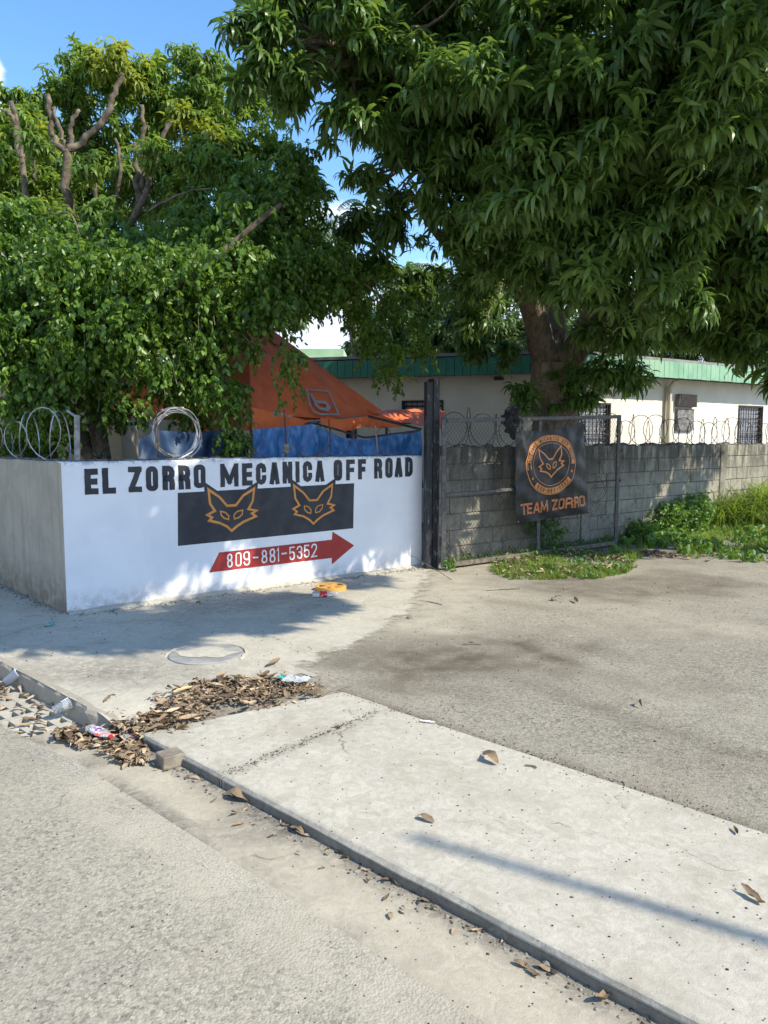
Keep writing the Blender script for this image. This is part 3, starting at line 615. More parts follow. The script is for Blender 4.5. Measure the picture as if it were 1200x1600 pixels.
# ---------------------------------------------------------------- black steel post
M_BSTEEL = NM('old_black_paint', .5, .4); m = M_BSTEEL; co = m.coord('Pos'); c = m.mix(m.mr(m.noise(m.coord('Pos', (1, 1, .25)), 30, 6, .75), .56, .66), (.020, .022, .027), (.20, .19, .17)); c = m.mix(m.mr(m.noise(co, 9, 5), .55, .7, 0, .6), c, (.055, .05, .045)); m.col(c); m.bump(m.noise(co, 50, 4), .2, .004); M_BSTEEL = m.m
M_FRAME = simple('painted_gate_steel', (.085, .09, .10), (.17, .15, .13), 22, .5, .25, 60, .4, .3, kind='Pos', lo=.42, hi=.7)
PB = Vector((.575, 9.42, 0)); PR = Matrix.Rotation(math.radians(28), 3, 'Z')
po = empty('gate_post', PB, 0, 'tall black painted steel post between the white wall and the gate', 'post')
for nm, c, d in (('web', (0, 0, 1.15), (.012, .115, 2.34)), ('flange', (.035, -.0635, 1.15), (.085, .010, 2.34)), ('flange', (.035, .0635, 1.15), (.085, .010, 2.34))):
    mb = MB(); cc = PB+PR @ Vector(c); mb.box(cc, d, PR); under(mb.build(nm, M_BSTEEL), po)
mb = MB(); cc = PB+PR @ Vector((-.052, -.02, 1.14)); mb.box(cc, (.088, .075, 2.28), PR); under(mb.build('box_tube', M_BSTEEL, bevel=.006), po)
# ---------------------------------------------------------------- chain link gate
G0 = Vector((.725, 9.32, 0)); G1 = Vector((3.46, 11.38, 0)); GU = (G1-G0).normalized(); GN = Vector((GU.y, -GU.x, 0)); GL_ = (G1-G0).length
def GP(x, y, off=0): return PL(x, y, G0+GN*off, GN)
def gs(p): return (p-G0).dot(GU)
gt = empty('chain_link_gate', G0, 0, 'open grey steel gate filled with chain link leaning before the block wall', 'gate')
def grail(nm, p, q, w=.05, h=.05, mat=M_FRAME): mb = MB(); mb.beam(p, q, w, h); return under(mb.build(nm, mat, bevel=.003), gt)
TLp, TRp, BRp, BLp = GP(687, 657), GP(965, 651), GP(961, 855), GP(690, 889)
BLp.z = .035; zr = max(.05, BRp.z); BRp = G1+Vector((0, 0, zr)); TR2 = G1+Vector((0, 0, TRp.z)); TL2 = G0+Vector((0, 0, TLp.z)); BL2 = G0+Vector((0, 0, .045))
grail('hinge_stile', BL2-Vector((0, 0, .02)), TL2+Vector((0, 0, .025)), .055); grail('end_stile', BRp-Vector((0, 0, .02)), TR2+Vector((0, 0, .025)))
grail('top_rail', TL2+GU*.03, TR2-GU*.027); grail('bottom_rail', BL2+GU*.03, BRp-GU*.027, .05, .055, simple('muddy_rail', (.20, .17, .13), (.10, .085, .07), 14, .9, .4, 50, kind='Pos'))
ml, mr_ = GP(690, 774), GP(962, 750); mlz, mrz = ml.z, mr_.z; MID = .50
pc = G0+GU*(GL_*MID)
grail('middle_rail', G0+GU*.03+Vector((0, 0, mlz)), pc-GU*.022+Vector((0, 0, (mlz+mrz)/2)), .04, .04)
grail('middle_rail', pc+GU*.022+Vector((0, 0, (mlz+mrz)/2)), G1-GU*.027+Vector((0, 0, mrz)), .02, .02, M_RUST)
lo = BL2*(1-MID)+BRp*MID; hi = TL2*(1-MID)+TR2*MID
grail('middle_stile', lo+Vector((0, 0, .028)), hi-Vector((0, 0, .026)), .045, .045)
M_LINK = simple('chain_link_wire', (.16, .14, .125), (.30, .28, .25), 12, .55, 0, 60, .4, .5, kind='Pos')
mb = MB(); pz = .058; slope = math.tan(math.radians(50))
def zlo(s): return (BL2.z*(1-s/GL_)+BRp.z*s/GL_)+.03
def zhi(s): return (TL2.z*(1-s/GL_)+TR2.z*s/GL_)+.035
for dr in (1, -1):
    k = -2.2
    while k < GL_+2.2:
        pts = []; z0 = zlo(min(max(k, 0), GL_))
        for j in range(0, 70):
            z = z0+j*.03; s_ = k+dr*(j*.03)/slope
            if 0.02 < s_ < GL_-.02 and z < zhi(s_): pts.append(G0+GU*s_+GN*(dr*.0022+.004*math.sin(s_*3+z*2)+.012*math.sin(s_*5.1)*math.sin(z*3))+Vector((0, 0, z)))
        if len(pts) > 1: mb.tube([pts[i] for i in range(0, len(pts), 3)]+([pts[-1]] if (len(pts)-1) % 3 else []), .0023, 3, cap=False)
        k += pz
for i in range(int(GL_/pz*1)):   # twisted wire ends sticking up over the top rail
    s_ = i*pz+.03; q = G0+GU*s_+Vector((0, 0, zhi(s_)-.02)); mb.tube([q, q+GU*.008+Vector((0, 0, .03)), q-GU*.004+Vector((0, 0, .055+random.random()*.01))], .0017, 3)
under(tag(mb.build('chain_link', M_LINK), kind='stuff'), gt)
for z in (.35, 1.45):
    mb = MB(); mb.lathe([(.016, -.06), (.016, .06)], 8, None, (G0-GU*.04+Vector((0, 0, z)))); under(mb.build('hinge', M_BSTEEL), gt)
for zz, dx in ((1.42, -.02), (.98, .02)):
    mb = MB(); q = G1+GU*.03+Vector((0, 0, zz)); mb.box(q, (.05, .03, .08), Matrix.Rotation(math.atan2(GU.y, GU.x), 3, 'Z')); mb.box(q+GN*.03, (.02, .03, .03)); under(mb.build('latch', M_RUST, bevel=.004), gt)
# rusty barbed wire hanging on the gate behind the banner
bwp = [(900, 700), (912, 735), (935, 745), (948, 770), (944, 790), (925, 782), (905, 775), (930, 785), (950, 762), (940, 725), (958, 700)]
def smooth_path(pts, k=5):
    P_ = [Vector(p) for p in pts]; out = []
    for i in range(len(P_)-1):
        p0, p1, p2, p3 = P_[max(i-1, 0)], P_[i], P_[i+1], P_[min(i+2, len(P_)-1)]
        for j in range(k):
            t = j/k; out.append(.5*((2*p1)+(p2-p0)*t+(2*p0-5*p1+4*p2-p3)*t*t+(3*p1-p0-3*p2+p3)*t**3))
    return out+[P_[-1]]
wire('barbed_wire', smooth_path([GP(x, y, .03+.01*(i % 2)) for i, (x, y) in enumerate(bwp)]), .0035, M_RUST, 'loose rusty barbed wire tangled on the gate right of the banner', 'barbed wire', None, .012, 5)
# ---------------------------------------------------------------- banner on the gate
NBA = Vector((0, 0, 1)); BTL, BTR, BBR, BBL = GP(804, 670, .06), GP(911.5, 658.6, .06), GP(918.4, 801.4, .06), GP(806.5, 818.5, .06)
def ban(u, v, off=0.0):   # u right, v up
    q = (BTL*(1-u)+BTR*u)*v+(BBL*(1-u)+BBR*u)*(1-v)
    sag = -.085*math.sin(math.pi*min(max(u, 0), 1))**1.0*v**4*(1-.3*u)
    w = .022*math.sin(u*8.5+v*2.3)*(.35+.65*(1-v)*u)+.03*math.sin(math.pi*u)*math.sin(math.pi*v)
    w += .018*math.exp(-((u-(1-v)*.55)/.05)**2)*max(0, v-.35)*1.2+.028*math.exp(-((u-.05-(1-v)*.28)/.035)**2)*max(0, v-.2)
    w += .035*math.exp(-(((1-u)-(1-v)*.35)/.05)**2)*max(0, v-.4)+.022*math.exp(-((u-.78+.05*v)/.05)**2)*(1-v)
    w += .010*math.sin(u*21+v*9)*math.sin(v*17-u*5)
    return q+GN*(w+off)+Vector((0, 0, sag))
def ban_n(u, v): e = .004; a = ban(u+e, v)-ban(u-e, v); b = ban(u, v+e)-ban(u, v-e); return a.cross(b).normalized()
def ban_o(u, v, off): return ban(u, v)+ban_n(u, v)*off
bn = empty('banner', BBL, 0, 'black vinyl banner with an orange fox in a ring, tied to the gate', 'banner')
m = NM('black_vinyl', .36, .4); co = m.coord('Pos'); m.col(m.mix(m.mr(m.noise(co, 7, 5, .6), .45, .7), (.012, .013, .015), (.032, .035, .04))); m.bump(m.noise(co, 9, 4, .6, 1), .35, .02); M_VIN = m.m
NU, NV = 72, 84; V = [ban(i/NU, j/NV) for j in range(NV+1) for i in range(NU+1)]
mb = MB(); mb.add(V, [(j*(NU+1)+i, j*(NU+1)+i+1, (j+1)*(NU+1)+i+1, (j+1)*(NU+1)+i) for j in range(NV) for i in range(NU)]); under(mb.build('sheet', M_VIN, smooth=True), bn)
m = NM('orange_print', .38, .4); co = m.coord('Pos'); m.col(m.mix(m.mr(m.noise(co, 60, 5, .7), .42, .6), (.72, .31, .10), (.60, .22, .06))); M_PRT = m.m
m = NM('worn_orange_print', .4, .4); co = m.coord('Pos'); m.col(m.mix(m.mr(m.noise(co, 45, 6, .75), .40, .62), (.72, .26, .10), (.30, .09, .035))); M_PRT2 = m.m
# local print coordinates: millimetre-like square units, banner is BWD wide and BHT tall
BWD = (BTR-BTL).length; BHT = (BTL-BBL).length
cu, cv = .475, .60; cx, cy = cu*BWD, cv*BHT; RX = .345*BWD; RY = .335*BHT
def bprint(strokes, off, name, mat):
    mb = MB()
    for k, (V, Q) in enumerate(strokes): mb.add([ban_o(v[0]/BWD, v[1]/BHT, off+k*.0002) for v in V], Q)
    return under(mb.build(name, mat), bn)
def arc(f, a0, a1, n): return [(cx+RX*f*math.cos(math.radians(a0+(a1-a0)*i/n)), cy+RY*f*math.sin(math.radians(a0+(a1-a0)*i/n))) for i in range(n+1)]
def ring(f, t, n=72): return [stroke(arc(f, 0, 360, n)[:-1], t, True)]
bprint(ring(1.0, .012), .003, 'ring', M_PRT); bprint(ring(.72, .008), .003, 'ring', M_PRT)
bprint([stroke(arc(.885, 188, -6, 60), .075, cap=0)], .003, 'band', M_PRT); bprint([stroke(arc(.885, 224, 322, 32), .075, cap=0)], .003, 'band', M_PRT)
for a in (208, 338): c_ = arc(.885, a, a+1, 1)[0]; bprint([([(c_[0]+.018*math.cos(k*math.pi/5), c_[1]+.018*math.sin(k*math.pi/5)) for k in range(10)], [tuple(range(10))])], .003, 'dot', M_PRT)
def arc_text(txt, a0, a1, f, h, w, t, flip):
    n = len(txt); mb = MB()
    for i, ch in enumerate(txt):
        if ch == ' ': continue
        a = math.radians(a0+(a1-a0)*i/(n-1)); c_ = np.array([cx+RX*f*math.cos(a), cy+RY*f*math.sin(a)]); up_ = np.array([math.cos(a)*RY, math.sin(a)*RX]); up_ /= np.linalg.norm(up_)
        if flip: up_ = -up_
        rt = np.array([up_[1], -up_[0]])
        for k, (V, Q) in enumerate(glyph(ch, -w/2, -h/2, w, h, t)): mb.add([ban_o(*(lambda q: (q[0]/BWD, q[1]/BHT))(c_+rt*v[0]+up_*v[1]), .005+k*.0002) for v in V], Q)
    return under(mb.build('lettering', M_BLK), bn)
arc_text('EL ZORRO MECANICA OFF ROAD', 176, 6, .885, .056, .030, .0082, False); arc_text('809-881-5352', 232, 314, .885, .056, .032, .009, True)
def fb(q): return (cx+(q[0]-183)/243*RX*1.02, cy+.02+(350-q[1])/205*RY*1.03)
bprint([stroke([fb(q) for q in fox], .021, True, .03)], .003, 'fox_head', M_PRT)
bprint([stroke([fb(q) for q in eyeL], .014, True), stroke([fb(q) for q in eyeR], .014, True)], .004, 'fox_eye', M_PRT)
tx = 'TEAM ZORRO'; xs = [.045, .130, .215, .300, None, .455, .54, .635, .73, .825]; ws = [.085, .07, .085, .115, 0, .08, .085, .085, .085, .09]
xs = [.05, .135, .215, .31, None, .48, .575, .67, .765, .86]; 
for ch, x, w in zip(tx, xs, ws):
    if x is None: continue
    bprint(glyph(ch, x*BWD, .085*BHT, w*BWD, .12*BHT, .021*BWD, .03), .004, 'letter', M_PRT2)
for (u, v) in ((.02, .985), (.98, .985), (.985, .02), (.02, .02)):
    mb = MB(); q = ban_o(u, v, .003); mb.tube([q+GN*0, q+GN*.006], .010, 8); under(mb.build('eyelet', M_GALV), bn)
# black cloth knotted over the gate at the banner's upper corner
m = simple('black_cloth', (.012, .012, .014), (.03, .03, .033), 20, .9, .5, 40, kind='Pos'); mb = MB()
kn = [(793, 650, .09), (803, 646, .12), (800, 662, .12), (794, 672, .09)]
for (x, y, r_) in ((800, 648, .12), (793, 656, .11), (804, 659, .11), (798, 669, .09), (802, 679, .07)):
    V, Q, _ = stone_mesh(int(x*y) % 97, 1.0); c = GP(x, y, .02); mb.add([c+Vector((v[0]*r_, v[1]*.05, v[2]*r_*1.1)) for v in V], [tuple(int(k) for k in q) for q in Q])
bm = bmesh.new(); me0 = bpy.data.meshes.new('cloth_rag'); me0.from_pydata(mb.v, [], mb.f); me0.materials.append(m)
o = obj_of(me0, 'cloth_rag'); md = o.modifiers.new('r', 'REMESH'); md.mode = 'VOXEL'; md.voxel_size = .012
tag(o, 'crumpled black cloth knotted over the gate at the banner corner', 'cloth')
# ---------------------------------------------------------------- building behind
M_CREAM = simple('cream_wall_paint', (.80, .765, .65), (.73, .69, .575), 2.2, .85, .25, 30, kind='Pos')
m = NM('fascia_green_with_shade', .5, .4); co = m.coord('Pos'); c = m.mix(m.mr(m.noise(co, 1.1, 5, .6), .4, .65), (.035, .20, .135), (.05, .25, .165)); xx = m.sepz(co)[0]
c = m.mix(m.math('MULTIPLY', m.mr(xx, 3.2, 4.6), m.mr(m.noise(co, 2.0, 5, .6), .3, .6, .6, 1)), c, (.27, .46, .31)); m.col(c); M_FAS = m.m  # shaded left face and sunlit right face are put into the colour
M_ROOF = simple('roof_sheet', (.28, .28, .27), (.2, .2, .19), 3, .8, .3, 20, kind='Pos')
M_BAR = simple('black_bars', (.03, .028, .026), (.07, .05, .04), 20, .6, 0, 50, kind='Pos')
M_GLS = NM('window_glass', .12, .6); M_GLS.col((.22, .25, .28)); M_GLS = M_GLS.m
M_LOUV = simple('white_louvre', (.74, .76, .80), (.62, .64, .68), 7, .45, 0, 30, kind='Pos')
bd = empty('cream_building', (3.13, 13.9, 0), 0, 'single storey cream building with green ribbed fascia behind the mango tree', 'building')
KB = Vector((3.13, 13.9, 0)); LB = Vector((-1.14, 15.2, 0)); LB = KB+(LB-KB)*2.2; RB = Vector((8.8, 17.7, 0)); RB = KB+(RB-KB)*1.9
def facade(p0, p1, openings, z1, nsign, name='wall', th=.18):
    u = (p1-p0).normalized(); L = (p1-p0).length; n = Vector((u.y, -u.x, 0)); n = n if n.y < 0 else -n; a = 0
    mb = MB()
    def bx(s0, s1, za, zb):
        if s1-s0 < .002 or zb-za < .002: return
        c = p0+u*((s0+s1)/2)-n*th/2; mb.box((c.x, c.y, (za+zb)/2), (s1-s0, th, zb-za), Matrix.Rotation(math.atan2(u.y, u.x), 3, 'Z'))
    for (s0, s1, za, zb) in sorted(openings): bx(a, s0, -.1, z1); bx(s0, s1, -.1, za); bx(s0, s1, zb, z1); a = s1
    bx(a, L, -.1, z1); o = under(mb.build(name, M_CREAM), bd)
    return u, n
def on_face(p0, u, n, px, py): q = PL(px, py, p0, n); return (q-p0).dot(u), q.z
uL = (LB-KB).normalized(); nL = Vector((uL.y, -uL.x, 0)); nL = nL if nL.y < 0 else -nL
uR = (RB-KB).normalized(); nR = Vector((uR.y, -uR.x, 0)); nR = nR if nR.y < 0 else -nR
def opening(p0, u, n, x0, y0, x1, y1): a, z1 = on_face(p0, u, n, x0, y0); b, _ = on_face(p0, u, n, x1, y0); _, z0 = on_face(p0, u, n, (x0+x1)/2, y1); return (min(a, b), max(a, b), z0, z1)
w1 = opening(KB, uL, nL, 628, 626, 693, 662); w4 = opening(KB, uL, nL, 541, 655, 557, 720); w4 = (w4[0], w4[1], .1, w4[3])
w2 = opening(KB, uR, nR, 903, 628, 954, 700); w3 = opening(KB, uR, nR, 1154, 633, 1192, 695); w2 = (w2[0], w2[1], .8, w2[3]); w3 = (w3[0], w3[1], .8, w3[3])
ZW = 3.0
facade(KB, LB, [w1, w4], ZW, 1); facade(KB, RB, [w2, w3], ZW, 1)
back = [KB+Vector((-.02, .3, 0)), KB+Vector((0.3, 7, 0))]
def window(p0, u, n, o, nb, nh, louv):
    s0, s1, z0, z1 = o; w = empty('window', p0+u*s0+Vector((0, 0, z0))); under(w, bd)
    R = Matrix.Rotation(math.atan2(u.y, u.x), 3, 'Z'); org = p0+u*s0+Vector((0, 0, z0))
    def uw(ob): ob.parent = w; ob.matrix_parent_inverse = Matrix.Translation(org).inverted(); return ob
    fr = MB(); t = .035
    for (a, b, c, d) in ((s0, s0+t, z0, z1), (s1-t, s1, z0, z1), (s0+t, s1-t, z0, z0+t), (s0+t, s1-t, z1-t, z1)):
        q = p0+u*((a+b)/2)-n*.03; fr.box((q.x, q.y, (c+d)/2), (b-a-.001, .1, d-c-.001), R)
    uw(fr.build('frame', M_BAR))
    q = p0+u*((s0+s1)/2)-n*.10
    pn = MB(); pn.box((q.x, q.y, (z0+z1)/2), (s1-s0-.01, .012, z1-z0-.01), R); uw(pn.build('pane', M_GLS))
    if louv:
        lv = MB(); k = int((z1-z0)/.09)
        for i in range(k):
            qq = p0+u*((s0+s1)/2)-n*.07; lv.box((qq.x, qq.y, z0+(i+.5)*(z1-z0)/k), (s1-s0-.09, .008, .075), R @ Matrix.Rotation(math.radians(32), 3, 'X'))
        uw(lv.build('louvres', M_LOUV))
    br = MB(); kk = int((s1-s0)/.095)
    for i in range(1, kk):
        qq = p0+u*(s0+(s1-s0)*i/kk)+n*.012; br.box((qq.x, qq.y, (z0+z1)/2), (.012, .012, z1-z0), R)
    for i in range(1, nh):
        qq = p0+u*((s0+s1)/2)+n*.024; br.box((qq.x, qq.y, z0+(z1-z0)*i/nh), (s1-s0, .010, .014), R)
    uw(br.build('bars', M_BAR))
window(KB, uL, nL, w1, 7, 4, True); window(KB, uR, nR, w2, 9, 5, True); window(KB, uR, nR, w3, 7, 5, True); window(KB, uL, nL, w4, 3, 3, False)
# fascia of ribbed green panels, soffit and roof
def fascia(p0, u, n, L, z0, z1, over=.40, ext=0.0):
    mb = MB(); s_ = -ext; R = Matrix.Rotation(math.atan2(u.y, u.x), 3, 'Z')
    while s_ < L:
        w = .15; q = p0+u*(s_+w/2)+n*(over+random.uniform(0, .004)); mb.box((q.x, q.y, (z0+z1)/2+random.uniform(-.004, .004)), (w-.008, .02, z1-z0), R); s_ += w
    under(tag(mb.build('fascia', M_FAS), kind='stuff'), bd)
    mb = MB(); q = p0+u*(L/2-ext/2)+n*(over-.02); mb.box((q.x, q.y, (z0+z1)/2), (L+ext, .012, z1-z0-.03), R)
    q = p0+u*(L/2-ext/2)+n*(over/2-.02); mb.box((q.x, q.y, z0+.03), (L+ext, over, .02), R); under(mb.build('soffit', M_BAR), bd)
fascia(KB, uL, nL, (LB-KB).length, 2.74, 3.06, .35, .12); fascia(KB, uR, nR, (RB-KB).length, 2.77, 3.08, .38, .10)
mb = MB(); rp = [LB+nL*.37, KB+(nL+nR).normalized()*.38, RB+nR*.38, RB+Vector((-4, 9, 0)), LB+Vector((3, 9, 0))]
mb.prism([(p.x, p.y) for p in rp], 3.085, 3.14); under(mb.build('roof', M_ROOF), bd)
mb = MB(); sb, z_ = on_face(KB, uR, nR, 1041, 600); q = KB+uR*sb+nR*.08; mb.tube([(q.x, q.y, -.05), (q.x, q.y, 2.6), ((q+nR*.15).x, (q+nR*.15).y, 2.76)], .055, 8); under(mb.build('downspout', simple('pipe_cream', (.60, .56, .45), (.5, .46, .36), 5, .6, 0, kind='Pos')), bd)
# window air conditioner
a_ = opening(KB, uR, nR, 1055, 616, 1083, 636); ac = empty('air_conditioner', KB+uR*a_[0]+Vector((0, 0, a_[2])), 0, 'dark grille air conditioner sticking out of the cream wall', 'air conditioner')
R = Matrix.Rotation(math.atan2(uR.y, uR.x), 3, 'Z'); q = KB+uR*((a_[0]+a_[1])/2)+nR*.055; W_ = a_[1]-a_[0]; H_ = a_[3]-a_[2]; zc = (a_[2]+a_[3])/2
mb = MB(); mb.box((q.x, q.y, zc), (W_, .11, H_), R); under(mb.build('casing', simple('ac_casing', (.16, .16, .16), (.09, .09, .09), 9, .6, 0, kind='Pos'), bevel=.01), ac)
mb = MB()
for i in range(7): qq = KB+uR*((a_[0]+a_[1])/2)+nR*.117; mb.box((qq.x, qq.y, a_[2]+H_*(i+.5)/7), (W_-.06, .012, H_/7-.014), R)
under(mb.build('grille', M_BAR), ac)
qq = KB+uR*((a_[0]+a_[1])/2)+nR*.03; mb = MB(); mb.box((qq.x, qq.y, a_[2]-.26), (W_*.92, .06, .44), R); under(mb.build('patch_panel', simple('grey_patch', (.10, .10, .10), (.26, .26, .25), 14, .9, .3, kind='Pos')), ac)
# flood light at the left and small camera near the middle
fl = empty('flood_light', D(541, 608, 15.3), 0, 'black flood light under the green fascia beside the orange tent', 'light'); c = D(541, 607, 15.15)
mb = MB(); mb.box(c, (.30, .07, .22), Matrix.Rotation(-.5, 3, 'X') @ Matrix.Rotation(.5, 3, 'Z')); under(mb.build('housing', M_BAR, bevel=.015), fl)
mb = MB(); mb.box(c+Vector((.02, -.042, -.022)), (.24, .012, .16), Matrix.Rotation(-.5, 3, 'X') @ Matrix.Rotation(.5, 3, 'Z')); under(mb.build('glass', M_LOUV), fl)
mb = MB(); mb.tube([c+Vector((-.05, .03, .05)), c+Vector((-.12, .2, .25))], .012, 6); under(mb.build('bracket', M_BAR), fl)
sc_, z_ = on_face(KB, uL, nL, 786, 590); q = KB+uL*sc_+nL*.05; cam_o = empty('security_camera', (q.x, q.y, z_), 0, 'small security camera on the shaded cream wall left of the trunk', 'camera')
mb = MB(); mb.box((q.x, q.y, z_), (.05, .1, .05)); under(mb.build('mount', M_LOUV), cam_o)
mb = MB(); mb.tube([(q.x, q.y-.03, z_-.02), (q.x-.16, q.y-.14, z_-.03)], .035, 8); under(mb.build('body', M_BAR), cam_o)
# pale green block and dark slab beyond the roof, beige house at the left
mb = MB(); c = D(490, 560, 22); mb.prism([(c.x-2.2, c.y), (D(537, 560, 22).x, c.y), (D(537, 560, 22).x, c.y+3), (c.x-2.2, c.y+3)], -.1, D(520, 545, 22).z)
o = mb.build('green_house', simple('pale_green_paint', (.45, .68, .42), (.38, .6, .36), 3, .85, 0, kind='Pos')); o2 = empty('pale_green_house', (c.x, c.y, 0), 0, 'pale green house just showing above the fascia left', 'building'); o.name = 'wall'; under(o, o2)
mb = MB(); c1 = D(520, 563, 21.5); c2 = D(580, 563, 21.5); mb.prism([(c1.x-2, 21.4), (c2.x, 21.4), (c2.x, 25), (c1.x-2, 25)], D(540, 568, 21.5).z, D(540, 561, 21.5).z); under(mb.build('roof', M_ROOF), o2)
hx = D(190, 690, 11.8).x; ho = empty('beige_house', (hx-4, 11.8, 0), 0, 'beige rendered house wall under the left trees behind the razor wire', 'building')
M_BEI = simple('beige_render', (.55, .47, .33), (.45, .385, .27), 2.5, .9, .3, 30, kind='Pos')
mb = MB(); mb.prism([(hx-9, 11.8), (hx, 11.8), (hx, 15.6), (hx-9, 15.6)], -.1, 2.6); under(mb.build('wall', M_BEI), ho)
mb = MB(); mb.prism([(hx-9.3, 11.5), (hx+.3, 11.5), (hx+.3, 15.9), (hx-9.3, 15.9)], 2.605, 2.72); under(mb.build('roof', M_ROOF), ho)
# ---------------------------------------------------------------- blue tarp, orange tent, posts and wire behind the white wall
m = NM('blue_tarp_sheet', .38, .5); co = m.coord('Pos'); m.col(m.mix(m.mr(m.noise(m.coord('Pos', (3, 3, 1)), 6, 5, .65), .4, .65), (.02, .11, .30), (.06, .22, .46))); m.bump(m.noise(co, 40, 4, .6), .3, .004); M_TARP = m.m
BO = CO-WN*.55
def BP(x, y, off=0.0): return PL(x, y, BO-WN*off, WN)
M_TARP2 = simple('shaded_tarp_sheet', (.012, .03, .075), (.03, .06, .12), 4, .5, .3, 40, kind='Pos')  # shade under the leaves is put into this darker copy of the blue
def tarp(name, tops, label, off=0.0, dark=False, seed=0):
    N_ = 90; K = 26; V = []; xs_ = [t[0] for t in tops]; ys_ = [t[1] for t in tops]
    rnd = random.Random(seed)
    for i in range(N_+1):
        t = i/N_; x = xs_[0]+(xs_[-1]-xs_[0])*t; y = float(np.interp(x, xs_, ys_)); p = BP(x, y, off); base = Vector((p.x, p.y, .95))
        for j in range(K+1):
            w = j/K; q = p.lerp(base, w)
            # folds fan out from the tie points along the top edge
            d = 0
            for k, (tx_, ty_) in enumerate(tops):
                dx = (x-tx_)/130; ang = math.atan2(dx, w+.12); d += .15*math.sin(ang*9+k*2+seed)*math.exp(-abs(dx)*3)*(w**.5)*(.25+w*.6)
            d += .02*(float(fbm(x*.03+w, w*2.0+seed, 1.5, seed))-.5)*2*w+.010*math.sin(x*.22+w*5)
            V.append(q+WN*(d))
    mb = MB(); mb.add(V, [(i*(K+1)+j, i*(K+1)+j+1, (i+1)*(K+1)+j+1, (i+1)*(K+1)+j) for i in range(N_) for j in range(K)])
    o = mb.build(name, M_TARP2 if dark else M_TARP, smooth=True); return tag(o, label, 'tarp')
tarp('blue_tarp', [(395, 671), (440, 667), (490, 663), (535, 684), (570, 687), (612, 679), (657, 671)], 'bright blue tarp strung behind the wall under the orange tent, right piece', 0, seed=3)
tarp('blue_tarp', [(215, 690), (245, 672), (300, 676), (345, 672), (388, 682)], 'blue tarp coloured as in shade behind the hanging ficus leaves, left piece', .25, True, seed=8)
M_TENT = simple('orange_tent_cloth', (.85, .19, .055), (.75, .155, .045), 5, .6, .35, 14, kind='Pos', bd=.02)
M_LOGO = simple('grey_print', (.42, .40, .40), (.33, .31, .31), 9, .6, 0, kind='Pos')
M_TPOLE = simple('dark_tent_frame', (.05, .055, .065), (.13, .13, .14), 10, .4, 0, 40, .5, .4, kind='Pos')
TA = D(393, 640, 9.25); TBp = D(604, 648, 11.1); TC = TA+Vector((-2.6, 1.7, 0)); TD = TC+(TBp-TA); apexv = PL(385, 486, (TA+TBp+TC+TD)/4, Vector((0, -1, 0)))
tn = empty('orange_tent', (TA.x, TA.y, 0), 0, 'orange peaked canopy tent with a grey square logo behind the wall', 'tent')
def tent_face(p, q, ap_, sagk, name):
    N_ = 16; V = []; idx = {}
    nn = (q-p).cross(ap_-p).normalized()
    for i in range(N_+1):
        for j in range(N_+1-i):
            a, b = i/N_, j/N_; c_ = 1-a-b; r = p*c_+q*a+ap_*b
            sag = sagk*(a*c_*4)*(1-b)*.5
            idx[i, j] = len(V); V.append(r-Vector((0, 0, sag))+nn*0.006*math.sin(i*1.3+j*.8))
    f = []
    for i in range(N_):
        for j in range(N_-i):
            f.append((idx[i, j], idx[i+1, j], idx[i, j+1]))
            if i+j < N_-1: f.append((idx[i+1, j], idx[i+1, j+1], idx[i, j+1]))
    mb = MB(); mb.add(V, f); return under(mb.build(name, M_TENT, smooth=True), tn)
tent_face(TA, TBp, apexv, .16, 'roof_panel'); tent_face(TC, TA, apexv, .12, 'roof_panel'); tent_face(TD, TC, apexv, .1, 'roof_panel'); tent_face(TBp, TD, apexv, .12, 'roof_panel')
# valance: hangs from A towards B, lifting until it meets the bar
Na = (TBp-TA).cross(apexv-TA).normalized(); Na = Na if Na.y < 0 else -Na
def val(pxs, name='valance'):
    V = []
    for (x, yt, yb, d) in pxs: p = D(x, yt, d); q = D(x, yb, d-.03); V += [p, p.lerp(q, .5)+Vector((.01, -.02, 0)), q]
    mb = MB(); mb.add(V, [(i*3+k, i*3+k+1, (i+1)*3+k+1, (i+1)*3+k) for i in range(len(pxs)-1) for k in range(2)]); return under(mb.build(name, M_TENT, smooth=True), tn)
v1 = val([(393, 636, 672, 9.12), (410, 640, 671.5, 9.22), (437, 647, 669, 9.42), (465, 653, 666, 9.66), (480, 657, 664, 9.82), (492, 658, 661, 10.0)])
val([(300, 655, 672, 9.75), (330, 650, 673, 9.55), (360, 644, 673, 9.35), (391, 636, 672, 9.18)])
val([(500, 652, 660, 9.95), (530, 655, 674, 10.1), (552, 652, 672, 10.3), (575, 650, 662, 10.5)])
val([(548, 652, 660, 10.45), (575, 649, 668, 10.6), (600, 650, 669, 10.8), (630, 660, 667, 11)])
